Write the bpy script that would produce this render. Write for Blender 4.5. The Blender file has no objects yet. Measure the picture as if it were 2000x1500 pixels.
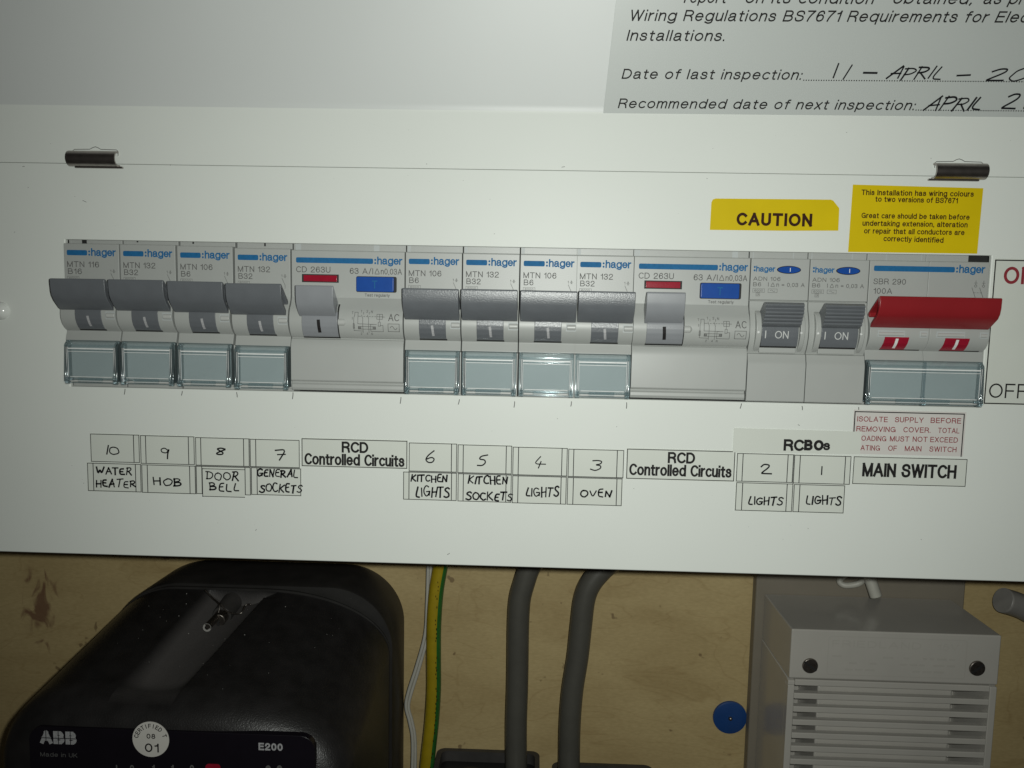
import bpy, bmesh, math, random
from mathutils import Matrix, Vector
random.seed(7)
S = 0.001                       # everything below is written in millimetres
scene = bpy.context.scene
C = scene.collection

# ------------------------------------------------------------------ camera
CAM = Vector((146.875, -245.90, 29.08))
PITCH, ROLL, YAW = -0.1021, -0.0197, 0.0304
ROT = Matrix.Rotation(YAW, 3, 'Z') @ Matrix.Rotation(PITCH, 3, 'X') @ Matrix.Rotation(ROLL, 3, 'Y')
FPX = 1560.0
cam = bpy.data.cameras.new('camera'); cam.sensor_width = 36; cam.lens = 36 * FPX / 2000
cam.clip_start = 0.005; cam.clip_end = 20
co = bpy.data.objects.new('camera', cam); C.objects.link(co)
rt, fw, up = ROT.col[0], ROT.col[1], ROT.col[2]
mw = Matrix((rt, up, -fw)).transposed().to_4x4(); mw.translation = CAM * S
co.matrix_world = mw
scene.camera = co

# ------------------------------------------------------------------ light: the phone's flash beside the lens, a dim room
world = bpy.data.worlds.new('World'); scene.world = world; world.use_nodes = True
bg = world.node_tree.nodes['Background']; bg.inputs[0].default_value = (1, .93, .82, 1); bg.inputs[1].default_value = 0.012
fl = bpy.data.lights.new('flash', 'SPOT'); fl.energy = 2.2; fl.color = (.968, 1, .94)
fl.spot_size = math.radians(136); fl.spot_blend = 1.0; fl.shadow_soft_size = 0.0026
fo = bpy.data.objects.new('flash', fl); C.objects.link(fo)
fpos = CAM + rt * 9 + up * 4
aim = Vector((168, 0, 20)) - fpos
fo.location = fpos * S; fo.rotation_euler = aim.to_track_quat('-Z', 'Y').to_euler()
vs = scene.view_settings
vs.view_transform = 'Standard'; vs.look = 'None'; vs.exposure = 0; vs.gamma = 1; vs.use_curve_mapping = False
scene.cycles.max_bounces = 10; scene.cycles.transparent_max_bounces = 24
scene.cycles.caustics_reflective = False; scene.cycles.caustics_refractive = False

# ------------------------------------------------------------------ materials
MATS = {}
def mat(name, col, rough=.5, var=.03, vscale=60, bump=0., bscale=2500, spec=.5, metal=0., coat=0., bdist=.00008, stretch=(1, 1, 1)):
    m = bpy.data.materials.new(name); m.use_nodes = True; MATS[name] = m
    nt = m.node_tree; N = nt.nodes; L = nt.links; p = N['Principled BSDF']
    tc = N.new('ShaderNodeTexCoord'); mp = N.new('ShaderNodeMapping'); mp.inputs['Scale'].default_value = stretch
    L.new(tc.outputs['Object'], mp.inputs[0])
    p.inputs['Roughness'].default_value = rough; p.inputs['Metallic'].default_value = metal
    p.inputs['Specular IOR Level'].default_value = spec; p.inputs['Coat Weight'].default_value = coat
    p.inputs['Coat Roughness'].default_value = .08
    no = N.new('ShaderNodeTexNoise'); no.inputs['Scale'].default_value = vscale; no.inputs['Detail'].default_value = 6
    L.new(mp.outputs[0], no.inputs['Vector'])
    mr = N.new('ShaderNodeMapRange'); mr.inputs['From Min'].default_value = .3; mr.inputs['From Max'].default_value = .7
    mr.inputs['To Min'].default_value = 1 - var; mr.inputs['To Max'].default_value = 1 + var
    L.new(no.outputs['Fac'], mr.inputs['Value'])
    mx = N.new('ShaderNodeMix'); mx.data_type = 'RGBA'; mx.blend_type = 'MULTIPLY'; mx.inputs['Factor'].default_value = 1
    mx.inputs['A'].default_value = (*col, 1); L.new(mr.outputs[0], mx.inputs['B']); L.new(mx.outputs['Result'], p.inputs['Base Color'])
    if bump:
        b = N.new('ShaderNodeTexNoise'); b.inputs['Scale'].default_value = bscale; b.inputs['Detail'].default_value = 3
        L.new(tc.outputs['Object'], b.inputs['Vector'])
        bp = N.new('ShaderNodeBump'); bp.inputs['Strength'].default_value = bump; bp.inputs['Distance'].default_value = bdist
        L.new(b.outputs['Fac'], bp.inputs['Height']); L.new(bp.outputs[0], p.inputs['Normal'])
    return m
def clear(name, tint, gloss):
    m = bpy.data.materials.new(name); m.use_nodes = True; MATS[name] = m
    nt = m.node_tree; N = nt.nodes; L = nt.links; N.remove(N['Principled BSDF'])
    t = N.new('ShaderNodeBsdfTransparent'); t.inputs[0].default_value = (*tint, 1)
    g = N.new('ShaderNodeBsdfGlossy'); g.inputs[0].default_value = (.9, .95, .97, 1); g.inputs['Roughness'].default_value = .09
    d = N.new('ShaderNodeBsdfDiffuse'); d.inputs[0].default_value = (.42, .53, .55, 1)
    lw = N.new('ShaderNodeLayerWeight'); lw.inputs['Blend'].default_value = .12
    ma = N.new('ShaderNodeMath'); ma.operation = 'MULTIPLY_ADD'; ma.inputs[1].default_value = .8; ma.inputs[2].default_value = gloss
    L.new(lw.outputs['Fresnel'], ma.inputs[0])
    m0 = N.new('ShaderNodeMixShader'); m0.inputs[0].default_value = .10; L.new(t.outputs[0], m0.inputs[1]); L.new(d.outputs[0], m0.inputs[2])
    mx = N.new('ShaderNodeMixShader'); L.new(ma.outputs[0], mx.inputs[0]); L.new(m0.outputs[0], mx.inputs[1]); L.new(g.outputs[0], mx.inputs[2])
    L.new(mx.outputs[0], N['Material Output'].inputs['Surface'])
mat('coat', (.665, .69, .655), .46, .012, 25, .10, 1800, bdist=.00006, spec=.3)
mat('coat_shaded', (.575, .595, .585), .46, .012, 25, .10, 1800, bdist=.00006)  # darker copy of the coat, painting the dimmer light on the leaning flap
mat('body', (.36, .372, .358), .40, .02, 90, .12, 3500)
mat('dark_lever', (.122, .131, .143), .30, .05, 200, .7, 3200, bdist=.00008)
mat('grey_lever', (.235, .245, .262), .32, .04, 200, .2, 4200)
mat('red_lever', (.23, .014, .018), .30, .05, 120, .1, 3000)
mat('red_gloss', (.28, .010, .026), .18, .08, 400, .2, 2500)
mat('blue_button', (.012, .066, .30), .25, .06, 300, .1, 3000, spec=.3)
mat('blue_print', (.016, .12, .28), .6, .1, 900, spec=.12)
mat('grey_print', (.105, .105, .102), .6, .1, 900, spec=.12)
mat('black_print', (.018, .017, .017), .6, .1, 900, spec=.12)
mat('ink', (.012, .012, .014), .6, .1, 900, spec=.12)
mat('red_print', (.24, .030, .040), .6, .1, 900, spec=.12)
mat('white_print', (.72, .73, .72), .45, .06, 900)
mat('soft_print', (.52, .53, .52), .5)
mat('pale_print', (.36, .36, .37), .5, .15, 1500)
mat('brown_print', (.035, .012, .006), .6, .1, 900, spec=.12)
mat('insert', (.40, .425, .425), .5, .03, 120)
mat('pin', (.43, .44, .425), .35, .04, 200, .1, 3000)
mat('shadow_gap', (.012, .012, .012), .7, .1, 300)
mat('steel', (.36, .33, .31), .34, .12, 500, .15, 3000, metal=1.)
mat('dark_steel', (.26, .235, .21), .38, .3, 700, .3, 2500, metal=1.)
mat('cap_white', (.66, .68, .65), .15, .01)
mat('paper', (.61, .635, .585), .33, .02, 60, .05, 2500)
mat('card', (.465, .49, .475), .40, .012, 30, .04, 2500)
mat('pink_paper', (.60, .575, .55), .38, .02, 60)
mat('yellow_paper', (.60, .45, .004), .5, .04, 90, .05, 2500, spec=.12)
mb = mat('meter_black', (.0135, .0126, .0126), .36, .3, 160, 1., 1900, bdist=.00010)
def dusty_lit(m):  # thin dust, plus painted lightness for the channel floor that faces the light
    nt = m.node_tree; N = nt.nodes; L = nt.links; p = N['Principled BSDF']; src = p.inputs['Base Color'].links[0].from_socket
    at_ = N.new('ShaderNodeAttribute'); at_.attribute_name = 'dust_and_light'
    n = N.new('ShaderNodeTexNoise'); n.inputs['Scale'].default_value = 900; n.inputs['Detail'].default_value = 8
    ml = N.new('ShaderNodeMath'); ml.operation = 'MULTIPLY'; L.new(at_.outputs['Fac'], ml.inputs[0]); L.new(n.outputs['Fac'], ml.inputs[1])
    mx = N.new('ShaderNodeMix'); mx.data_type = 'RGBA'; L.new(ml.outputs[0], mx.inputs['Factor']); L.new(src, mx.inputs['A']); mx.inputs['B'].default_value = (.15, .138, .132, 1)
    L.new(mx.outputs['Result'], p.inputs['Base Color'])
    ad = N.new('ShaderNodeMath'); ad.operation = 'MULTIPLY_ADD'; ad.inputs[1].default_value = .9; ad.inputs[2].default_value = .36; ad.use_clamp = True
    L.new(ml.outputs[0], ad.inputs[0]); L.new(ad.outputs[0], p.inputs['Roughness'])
dusty_lit(mb)
mat('meter_base', (.0175, .0163, .0153), .50, .25, 120, .4, 2000)
mat('meter_groove', (.042, .039, .037), .58, .2, 150, .3, 1800)
mat('meter_panel', (.007, .0055, .009), .28, .1, 100)
mat('lint', (.34, .33, .31), .45)
mat('white_sticker', (.62, .60, .56), .5, .03, 200)
mat('cable_grey', (.085, .082, .070), .42, .08, 120, .1, 900)
mat('cable_yellow', (.34, .25, .010), .38, .12, 180, .1, 900)
mat('cable_green', (.022, .13, .022), .38, .12, 180)
mat('conduit', (.24, .23, .215), .4, .08, 200)
mat('cable_white', (.46, .45, .40), .45, .06, 180)
mat('block', (.45, .432, .395), .30, .04, 60, .15, 2000, coat=.25)
mat('emboss', (.415, .398, .362), .4)
mat('plate', (.215, .19, .15), .55, .05, 60)
mat('blue_cap', (.012, .055, .20), .35, .08, 150, .1, 1500)
mat('black_block', (.010, .0095, .010), .42, .2, 150, .2, 1200)
clear('clear', (.95, .975, .98), .035)
clear('clear_thick', (.925, .96, .97), .05)
MATS['clear_thick'].node_tree.nodes['Layer Weight'].inputs['Blend'].default_value = .2

def wall_mat():
    m = bpy.data.materials.new('plywood'); m.use_nodes = True; MATS['plywood'] = m
    nt = m.node_tree; N = nt.nodes; L = nt.links; p = N['Principled BSDF']; p.inputs['Roughness'].default_value = .62
    tc = N.new('ShaderNodeTexCoord')
    def mapped(sc, rz=0.):
        mp = N.new('ShaderNodeMapping'); mp.inputs['Scale'].default_value = sc; mp.inputs['Rotation'].default_value = (0, rz, 0)
        L.new(tc.outputs['Object'], mp.inputs[0]); return mp.outputs[0]
    def noise(v, sc, det=6, dist=0.):
        n = N.new('ShaderNodeTexNoise'); n.inputs['Scale'].default_value = sc; n.inputs['Detail'].default_value = det
        n.inputs['Distortion'].default_value = dist; L.new(v, n.inputs['Vector']); return n.outputs['Fac']
    def ramp(f, stops):
        r = N.new('ShaderNodeValToRGB'); e = r.color_ramp.elements
        while len(e) < len(stops): e.new(.5)
        for k, (pos, c) in enumerate(stops): e[k].position = pos; e[k].color = (*c, 1)
        L.new(f, r.inputs[0]); return r.outputs[0]
    def mul(a, b, fac=1., mode='MULTIPLY'):
        x = N.new('ShaderNodeMix'); x.data_type = 'RGBA'; x.blend_type = mode
        if isinstance(fac, float): x.inputs['Factor'].default_value = fac
        else: L.new(fac, x.inputs['Factor'])
        L.new(a, x.inputs['A'])
        if isinstance(b, tuple): x.inputs['B'].default_value = (*b, 1)
        else: L.new(b, x.inputs['B'])
        return x.outputs['Result']
    base = ramp(noise(mapped((1, 1, 2.2), .1), 22, 8, .6), [(.25, (.40, .295, .135)), (.5, (.47, .36, .175)), (.75, (.525, .41, .205))])
    fine = ramp(noise(mapped((1, 1, 3)), 420, 5), [(.3, (.91, .90, .87)), (.7, (1.05, 1.05, 1.05))])
    base = mul(base, fine)
    # the thin wandering cracks of the varnished veneer
    w = N.new('ShaderNodeTexNoise'); w.inputs['Scale'].default_value = 16; w.inputs['Detail'].default_value = 3; w.inputs['Distortion'].default_value = 1.6
    L.new(mapped((.55, 1, 1.5), .12), w.inputs['Vector'])
    ab = N.new('ShaderNodeMath'); ab.operation = 'SUBTRACT'; ab.inputs[1].default_value = .5; L.new(w.outputs['Fac'], ab.inputs[0])
    ab2 = N.new('ShaderNodeMath'); ab2.operation = 'ABSOLUTE'; L.new(ab.outputs[0], ab2.inputs[0])
    crack = ramp(ab2.outputs[0], [(.0, (.62, .52, .40)), (.009, (1, 1, 1))])
    base = mul(base, crack, .26)
    # red-brown spill at the left end of the board
    geo = N.new('ShaderNodeSeparateXYZ'); L.new(tc.outputs['Object'], geo.inputs[0])
    vm = N.new('ShaderNodeVectorMath'); vm.operation = 'DISTANCE'; L.new(mapped((1.9, 0, .62), -.25), vm.inputs[0])
    stain_at = Matrix.Rotation(-.25, 3, 'Y') @ Vector((-.0845 * 1.9, 0, -.1175 * .62)); vm.inputs[1].default_value = stain_at
    nz = noise(mapped((1.5, 1, .75)), 95, 7, 1.2)
    sm = N.new('ShaderNodeMath'); sm.operation = 'MULTIPLY_ADD'; sm.inputs[1].default_value = .058; L.new(nz, sm.inputs[0])
    L.new(vm.outputs['Value'], sm.inputs[2])
    smask = ramp(sm.outputs[0], [(.031, (.75, .75, .75)), (.0395, (0, 0, 0))])
    base = mul(base, (.12, .036, .024), smask, 'MIX')
    spots = ramp(noise(mapped((1, 1, 1)), 150, 2), [(.72, (0, 0, 0)), (.76, (.6, .6, .6))])
    base = mul(base, (.10, .05, .02), spots, 'MIX')
    L.new(base, p.inputs['Base Color'])
wall_mat()

# ------------------------------------------------------------------ helpers
def at(px, py, Y=0.):           # the point of the photograph that lies at depth Y
    d = ROT @ Vector(((px - 1000) / FPX, 1, (750 - py) / FPX))
    return CAM + d * ((Y - CAM.y) / d.y)
def tag(o, label=None, cat=None, group=None, kind=None):
    for k, v in (('label', label), ('category', cat), ('group', group), ('kind', kind)):
        if v: o[k] = v
    return o
def empty(name, x, y, z, label, cat, group=None):
    o = bpy.data.objects.new(name, None); C.objects.link(o); o.location = (x * S, y * S, z * S)
    o.empty_display_size = .005
    return tag(o, label, cat, group)
def obj(name, bm, m, parent=None, bevel=0., seg=2, smooth=False, org=None, ang=32):
    if org is not None: bmesh.ops.translate(bm, vec=-Vector(org), verts=bm.verts)
    bmesh.ops.scale(bm, vec=(S, S, S), verts=bm.verts)
    bmesh.ops.recalc_face_normals(bm, faces=bm.faces)
    me = bpy.data.meshes.new(name); bm.to_mesh(me); bm.free()
    for mm in (m if isinstance(m, (list, tuple)) else [m]): me.materials.append(MATS[mm])
    o = bpy.data.objects.new(name, me); C.objects.link(o)
    if org is not None and parent is None: o.location = Vector(org) * S
    if smooth or bevel:
        me.polygons.foreach_set('use_smooth', [True] * len(me.polygons))
        if smooth is True and not bevel:
            try: me.set_sharp_from_angle(angle=math.radians(40))
            except Exception: pass
    if bevel:
        b = o.modifiers.new('bevel', 'BEVEL'); b.width = bevel * S; b.segments = seg; b.limit_method = 'ANGLE'; b.angle_limit = math.radians(ang)
        b.harden_normals = True
    if parent: o.parent = parent
    return o
def part(src, name, parent):    # another instance of a part that was already built
    o = src.copy(); o.name = name; C.objects.link(o); o.parent = parent; return o
def box(bm, x0, x1, y0, y1, z0, z1):
    v = [bm.verts.new(p) for p in ((x0, y0, z0), (x1, y0, z0), (x1, y1, z0), (x0, y1, z0), (x0, y0, z1), (x1, y0, z1), (x1, y1, z1), (x0, y1, z1))]
    for f in ((0, 1, 2, 3), (4, 5, 6, 7), (0, 1, 5, 4), (1, 2, 6, 5), (2, 3, 7, 6), (3, 0, 4, 7)): bm.faces.new([v[i] for i in f])
    return bm
def prism(bm, prof, x0, x1, z_shear=0.):     # prof: (h outwards, z); extruded along x
    a = [bm.verts.new((x0, -h, z)) for h, z in prof]; b = [bm.verts.new((x1, -h, z)) for h, z in prof]
    n = len(prof)
    for i in range(n): bm.faces.new((a[i], a[(i + 1) % n], b[(i + 1) % n], b[i]))
    bm.faces.new(a); bm.faces.new(b[::-1]); return bm
def slab(bm, pts, y0, y1):                   # outline in x, z with a thickness
    a = [bm.verts.new((x, y0, z)) for x, z in pts]; b = [bm.verts.new((x, y1, z)) for x, z in pts]; n = len(pts)
    for i in range(n): bm.faces.new((a[i], a[(i + 1) % n], b[(i + 1) % n], b[i]))
    bm.faces.new(a); bm.faces.new(b[::-1]); return bm
def rrect(x0, x1, z0, z1, r, n=5):
    out = []
    for cx, cz, a0 in ((x1 - r, z1 - r, 0), (x0 + r, z1 - r, 90), (x0 + r, z0 + r, 180), (x1 - r, z0 + r, 270)):
        for k in range(n + 1):
            a = math.radians(a0 + 90 * k / n); out.append((cx + r * math.cos(a), cz + r * math.sin(a)))
    return out
def ellipse(cx, cz, rx, rz, n=28): return [(cx + rx * math.cos(2 * math.pi * k / n), cz + rz * math.sin(2 * math.pi * k / n)) for k in range(n)]
def cyl(bm, p0, p1, r, n=20, r1=None):
    p0, p1 = Vector(p0), Vector(p1); d = (p1 - p0).normalized()
    u = d.orthogonal().normalized(); w = d.cross(u); r1 = r if r1 is None else r1
    a = [bm.verts.new(p0 + (u * math.cos(t) + w * math.sin(t)) * r) for t in (2 * math.pi * k / n for k in range(n))]
    b = [bm.verts.new(p1 + (u * math.cos(t) + w * math.sin(t)) * r1) for t in (2 * math.pi * k / n for k in range(n))]
    for i in range(n): bm.faces.new((a[i], a[(i + 1) % n], b[(i + 1) % n], b[i]))
    bm.faces.new(a[::-1]); bm.faces.new(b); return bm
def spline(pts, n=8):
    P = [Vector(p) for p in pts]; P = [P[0] * 2 - P[1]] + P + [P[-1] * 2 - P[-2]]; out = []
    for i in range(1, len(P) - 2):
        for k in range(n):
            t = k / n; a, b, c, d = P[i - 1:i + 3]
            out.append(.5 * ((2 * b) + (c - a) * t + (2 * a - 5 * b + 4 * c - d) * t * t + (3 * b - a - 3 * c + d) * t ** 3))
    return out + [P[-2]]
def tube(bm, path, r, n=16, side=None):      # side: which faces around take the second material
    rings = []; u = None
    for i, p in enumerate(path):
        d = (path[min(i + 1, len(path) - 1)] - path[max(i - 1, 0)]).normalized()
        u = Vector((1, 0, 0)) - d * d.x if u is None else u - d * u.dot(d)
        u.normalize(); w = d.cross(u)
        rings.append([bm.verts.new(p + (u * math.cos(2 * math.pi * k / n) + w * math.sin(2 * math.pi * k / n)) * r) for k in range(n)])
    for a, b in zip(rings, rings[1:]):
        for k in range(n):
            f = bm.faces.new((a[k], a[(k + 1) % n], b[(k + 1) % n], b[k])); f.smooth = True
            if side and k in side: f.material_index = 1
    bm.faces.new(rings[0][::-1]); bm.faces.new(rings[-1]); return bm
flat = lambda h: (lambda x, z: (x, -h, z))
def ribbon(bm, pts, w, fn, closed=False, ext=.35):
    P = [Vector(p) for p in pts]; n = len(P); row = []
    if n < 2: return
    if getattr(fn, 'curved', False):
        Q = [P[0]]
        for a, b in zip(P, P[1:]):
            m_ = max(1, int((b - a).length / .3)); Q += [a + (b - a) * k / m_ for k in range(1, m_ + 1)]
        P = Q; n = len(P)
    if n > 3 and not closed and (P[0] - P[-1]).length < 1e-4: closed = True; P = P[:-1]; n -= 1
    for i, p in enumerate(P):
        a = P[i - 1] if (i or closed) else P[0]; b = P[(i + 1) % n] if (i < n - 1 or closed) else P[-1]
        d = (b - a); d = d.normalized() if d.length > 1e-9 else Vector((1, 0))
        nn = Vector((-d.y, d.x)) * w / 2; e = Vector((0, 0))
        if not closed and i == 0: e = -d * w * ext
        if not closed and i == n - 1: e = d * w * ext
        q0, q1 = p + nn + e, p - nn + e
        row.append((bm.verts.new(fn(*q0)), bm.verts.new(fn(*q1))))
    for i in range(n if closed else n - 1):
        a, b = row[i], row[(i + 1) % n]; bm.faces.new((a[0], a[1], b[1], b[0]))
# printed lettering: a plain grotesque drawn as strokes of even weight; capitals are one unit high
def arc(cx, cz, rx, rz, a0, a1, n=9): return [(cx + rx * math.cos(math.radians(a0 + (a1 - a0) * k / n)), cz + rz * math.sin(math.radians(a0 + (a1 - a0) * k / n))) for k in range(n + 1)]
def sm(pts, n=4): return [(p[0], p[1]) for p in spline([(x, z, 0) for x, z in pts], n)]
XH = .73
def _o(cx=.29, rx=.29): return arc(cx, XH / 2, rx, XH / 2, 0, 360, 18)
PRINT = {
 'A': [[(0, 0), (.37, 1), (.74, 0)], [(.12, .32), (.62, .32)]],
 'B': [[(.38, 1), (0, 1), (0, 0), (.4, 0)], arc(.36, .76, .23, .24, 90, -90), [(0, .52), (.38, .52)], arc(.38, .26, .27, .26, 90, -90)],
 'C': [arc(.38, .5, .38, .5, 42, 318, 16)],
 'D': [[(.3, 1), (0, 1), (0, 0), (.3, 0)], arc(.28, .5, .4, .5, 90, -90, 12)],
 'E': [[(.56, 1), (0, 1), (0, 0), (.58, 0)], [(0, .53), (.52, .53)]],
 'F': [[(.55, 1), (0, 1), (0, 0)], [(0, .5), (.48, .5)]],
 'G': [arc(.39, .5, .39, .5, 42, 330, 16), [(.78, .02), (.78, .44), (.44, .44)]],
 'H': [[(0, 0), (0, 1)], [(.62, 0), (.62, 1)], [(0, .53), (.62, .53)]],
 'I': [[(0, 0), (0, 1)]],
 'J': [[(.42, 1), (.42, .25)], arc(.21, .24, .21, .24, 0, -180)],
 'K': [[(0, 0), (0, 1)], [(.6, 1), (.02, .36)], [(.22, .57), (.64, 0)]],
 'L': [[(0, 1), (0, 0), (.5, 0)]],
 'M': [[(0, 0), (0, 1)], [(0, 1), (.38, 0)], [(.38, 0), (.76, 1)], [(.76, 1), (.76, 0)]],
 'N': [[(0, 0), (0, 1)], [(0, 1), (.62, 0)], [(.62, 0), (.62, 1)]],
 'O': [arc(.4, .5, .4, .5, 90, 450, 22)],
 'P': [[(.36, 1), (0, 1), (0, 0)], arc(.36, .73, .25, .27, 90, -90), [(0, .46), (.36, .46)]],
 'R': [[(.38, 1), (0, 1), (0, 0)], arc(.37, .75, .25, .25, 90, -90), [(0, .5), (.37, .5)], [(.4, .48), (.58, .32), (.64, 0)]],
 'S': [sm([(.6, .74), (.54, .92), (.32, 1), (.1, .93), (.03, .76), (.1, .61), (.31, .54), (.54, .46), (.62, .27), (.54, .08), (.31, 0), (.08, .07), (0, .28)])],
 'T': [[(0, 1), (.66, 1)], [(.33, 1), (.33, 0)]],
 'U': [[(0, 1), (0, .3)], arc(.3, .3, .3, .3, 180, 360, 12), [(.6, .3), (.6, 1)]],
 'V': [[(0, 1), (.34, 0)], [(.34, 0), (.68, 1)]],
 'W': [[(0, 1), (.25, 0)], [(.25, 0), (.5, 1)], [(.5, 1), (.75, 0)], [(.75, 0), (1., 1)]],
 'X': [[(0, 0), (.62, 1)], [(0, 1), (.62, 0)]], 'Y': [[(0, 1), (.33, .45), (.33, 0)], [(.66, 1), (.33, .45)]], 'Z': [[(0, 1), (.58, 1), (0, 0), (.6, 0)]],
 '0': [arc(.27, .5, .27, .5, 90, 450, 20)],
 '1': [[(0, .76), (.16, .8), (.24, 1), (.24, 0)]],
 '2': [sm([(.0, .68), (.06, .9), (.27, 1), (.48, .9), (.52, .7), (.42, .5), (.14, .26), (.0, .0)]), [(.0, 0), (.54, 0)]],
 '3': [sm([(.0, .74), (.07, .93), (.26, 1), (.46, .92), (.5, .75), (.42, .58), (.22, .53)]), sm([(.22, .53), (.46, .46), (.54, .27), (.46, .07), (.26, 0), (.06, .07), (-.02, .28)])],
 '4': [[(.42, 0), (.42, 1), (0, .3), (.56, .3)]],
 '5': [[(.48, 1), (.1, 1), (.04, .5)], sm([(.04, .5), (.16, .61), (.3, .63), (.48, .53), (.54, .32), (.46, .09), (.25, 0), (.07, .06), (0, .24)])],
 '6': [sm([(.5, .78), (.44, .94), (.28, 1), (.09, .87), (.01, .55), (.02, .3), (.1, .08), (.28, 0), (.47, .1), (.53, .32), (.46, .53), (.28, .62), (.1, .53), (.02, .35)])],
 '7': [[(0, 1), (.54, 1)], sm([(.54, 1), (.34, .66), (.2, .3), (.15, 0)])],
 '8': [arc(.27, .76, .22, .24, 90, 450, 16), arc(.27, .27, .27, .27, 90, 450, 18)],
 '9': [[(.53 - x, 1 - z) for x, z in sm([(.5, .78), (.44, .94), (.28, 1), (.09, .87), (.01, .55), (.02, .3), (.1, .08), (.28, 0), (.47, .1), (.53, .32), (.46, .53), (.28, .62), (.1, .53), (.02, .35)])]],
 'a': [sm([(.04, .54), (.1, .68), (.27, .73), (.45, .66), (.48, .5), (.48, .16), (.56, .0)]), sm([(.48, .43), (.3, .39), (.08, .34), (.0, .18), (.07, .03), (.22, -.01), (.4, .08), (.48, .25)])],
 'b': [[(0, 0), (0, 1)], _o()], 'c': [arc(.29, XH / 2, .29, XH / 2, 45, 315, 14)], 'd': [[(.58, 0), (.58, 1)], _o()],
 'e': [[(.02, .38), (.56, .38)], arc(.28, XH / 2, .28, XH / 2, 2, 322, 16)],
 'f': [[(.14, 0), (.14, .8)], sm([(.14, .8), (.18, .97), (.32, 1)]), [(0, .7), (.32, .7)]],
 'g': [_o(), [(.58, .73), (.58, .0)], sm([(.58, .0), (.52, -.2), (.28, -.27), (.04, -.16)])],
 'h': [[(0, 0), (0, 1)], sm([(0, .45), (.1, .66), (.29, .73), (.44, .66), (.48, .5)]), [(.48, .5), (.48, 0)]],
 'i': [[(0, 0), (0, .68)], [(0, .99), (0, 1.02)]], 'j': [[(.1, .73), (.1, -.15), (0, -.26)], [(.1, .95), (.1, 1.)]],
 'k': [[(0, 0), (0, 1)], [(.44, .73), (.02, .3)], [(.18, .44), (.48, 0)]], 'l': [[(0, 0), (0, 1)]],
 'm': [[(0, 0), (0, .73)], sm([(0, .48), (.08, .66), (.22, .73), (.35, .66), (.38, .52)]), [(.38, .52), (.38, 0)], sm([(.38, .48), (.46, .66), (.6, .73), (.73, .66), (.76, .52)]), [(.76, .52), (.76, 0)]],
 'n': [[(0, 0), (0, .73)], sm([(0, .45), (.1, .66), (.28, .73), (.43, .66), (.47, .5)]), [(.47, .5), (.47, 0)]],
 'o': [_o(.29, .29)], 'p': [[(0, .73), (0, -.27)], _o()], 'q': [[(.58, .73), (.58, -.27)], _o()],
 'r': [[(0, 0), (0, .73)], sm([(0, .42), (.08, .62), (.28, .72)])],
 's': [sm([(.44, .53), (.38, .68), (.22, .73), (.07, .67), (.03, .55), (.1, .44), (.25, .39), (.42, .32), (.47, .19), (.4, .05), (.23, 0), (.06, .05), (0, .2)])],
 't': [[(.13, .92), (.13, .14)], sm([(.13, .14), (.18, .0), (.3, .0)]), [(0, .7), (.3, .7)]],
 'u': [[(0, .73), (0, .22)], sm([(0, .22), (.05, .06), (.2, 0), (.38, .08), (.47, .28)]), [(.47, 0), (.47, .73)]],
 'v': [[(0, .73), (.25, 0)], [(.25, 0), (.5, .73)]], 'w': [[(0, .73), (.19, 0)], [(.19, 0), (.37, .73)], [(.37, .73), (.55, 0)], [(.55, 0), (.74, .73)]],
 'x': [[(0, 0), (.46, .73)], [(0, .73), (.46, 0)]], 'y': [[(0, .73), (.25, 0)], [(.5, .73), (.22, -.14), (.04, -.26)]], 'z': [[(0, .73), (.42, .73), (0, 0), (.44, 0)]],
 '.': [[(0, 0), (0, .03)]], ',': [[(.05, .03), (0, -.12)]], ':': [[(0, 0), (0, .03)], [(0, .6), (0, .63)]], '/': [[(0, -.05), (.36, 1.05)]], '=': [[(0, .3), (.5, .3)], [(0, .55), (.5, .55)]],
 '-': [[(0, .38), (.3, .38)]], '|': [[(0, 0), (0, 1)]],
}
def corners(p):                 # break a stroke wherever it turns sharply
    out = [[p[0]]]
    for i in range(1, len(p)):
        out[-1].append(p[i])
        if i < len(p) - 1:
            u = Vector(p[i]) - Vector(p[i - 1]); v = Vector(p[i + 1]) - Vector(p[i])
            if u.length > 1e-6 and v.length > 1e-6 and u.angle(v) > .6: out.append([p[i]])
    return out
def text(bm, s, x, z, cap, w=None, fn=flat(0), bold=0., shear=0., space=1., rot=0., align='l', slope=0., weight=None):
    wt = weight if weight else .115 + bold * 4.2          # stroke weight as a share of the capital height
    adv = 0; lay = []
    for ch in s:
        if ch == ' ': adv += .46; continue
        st = PRINT[ch]; mx = max(p[0] for k in st for p in k); lay.append((adv, st)); adv += mx * (1 - wt * .25) + wt + .15 * space
    W0 = adv - .15 * space - wt
    zs = cap * (1 - wt); sw = wt * cap
    kx = (w - sw) / max(W0, .01) if w else zs
    wx = min(1.25, max(.7, kx / zs)); sw *= .55 + .45 * wx
    Wt = W0 * kx + sw; off = {'l': 0, 'c': -Wt / 2, 'r': -Wt}[align]; ca, sa = math.cos(rot), math.sin(rot)
    n_ = 0
    for a, st in lay:
        for k in st:
            for piece in corners(k):
                pts = []
                for qx, qz in piece:
                    dz = sw / 2 + qz * zs; dx = off + sw / 2 + (a + qx * (1 - wt * .25)) * kx + shear * dz; dz += dx * slope
                    pts.append((x + dx * ca - dz * sa, z + dx * sa + dz * ca))
                n_ += 1; l = .003 * (n_ % 5)
                g = lambda p, q, l=l: Vector(fn(p, q)) + LIFT * l
                g.curved = getattr(fn, 'curved', False); ribbon(bm, pts, sw, g, ext=.5)
LIFT = Vector((0, -1, 0))
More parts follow.
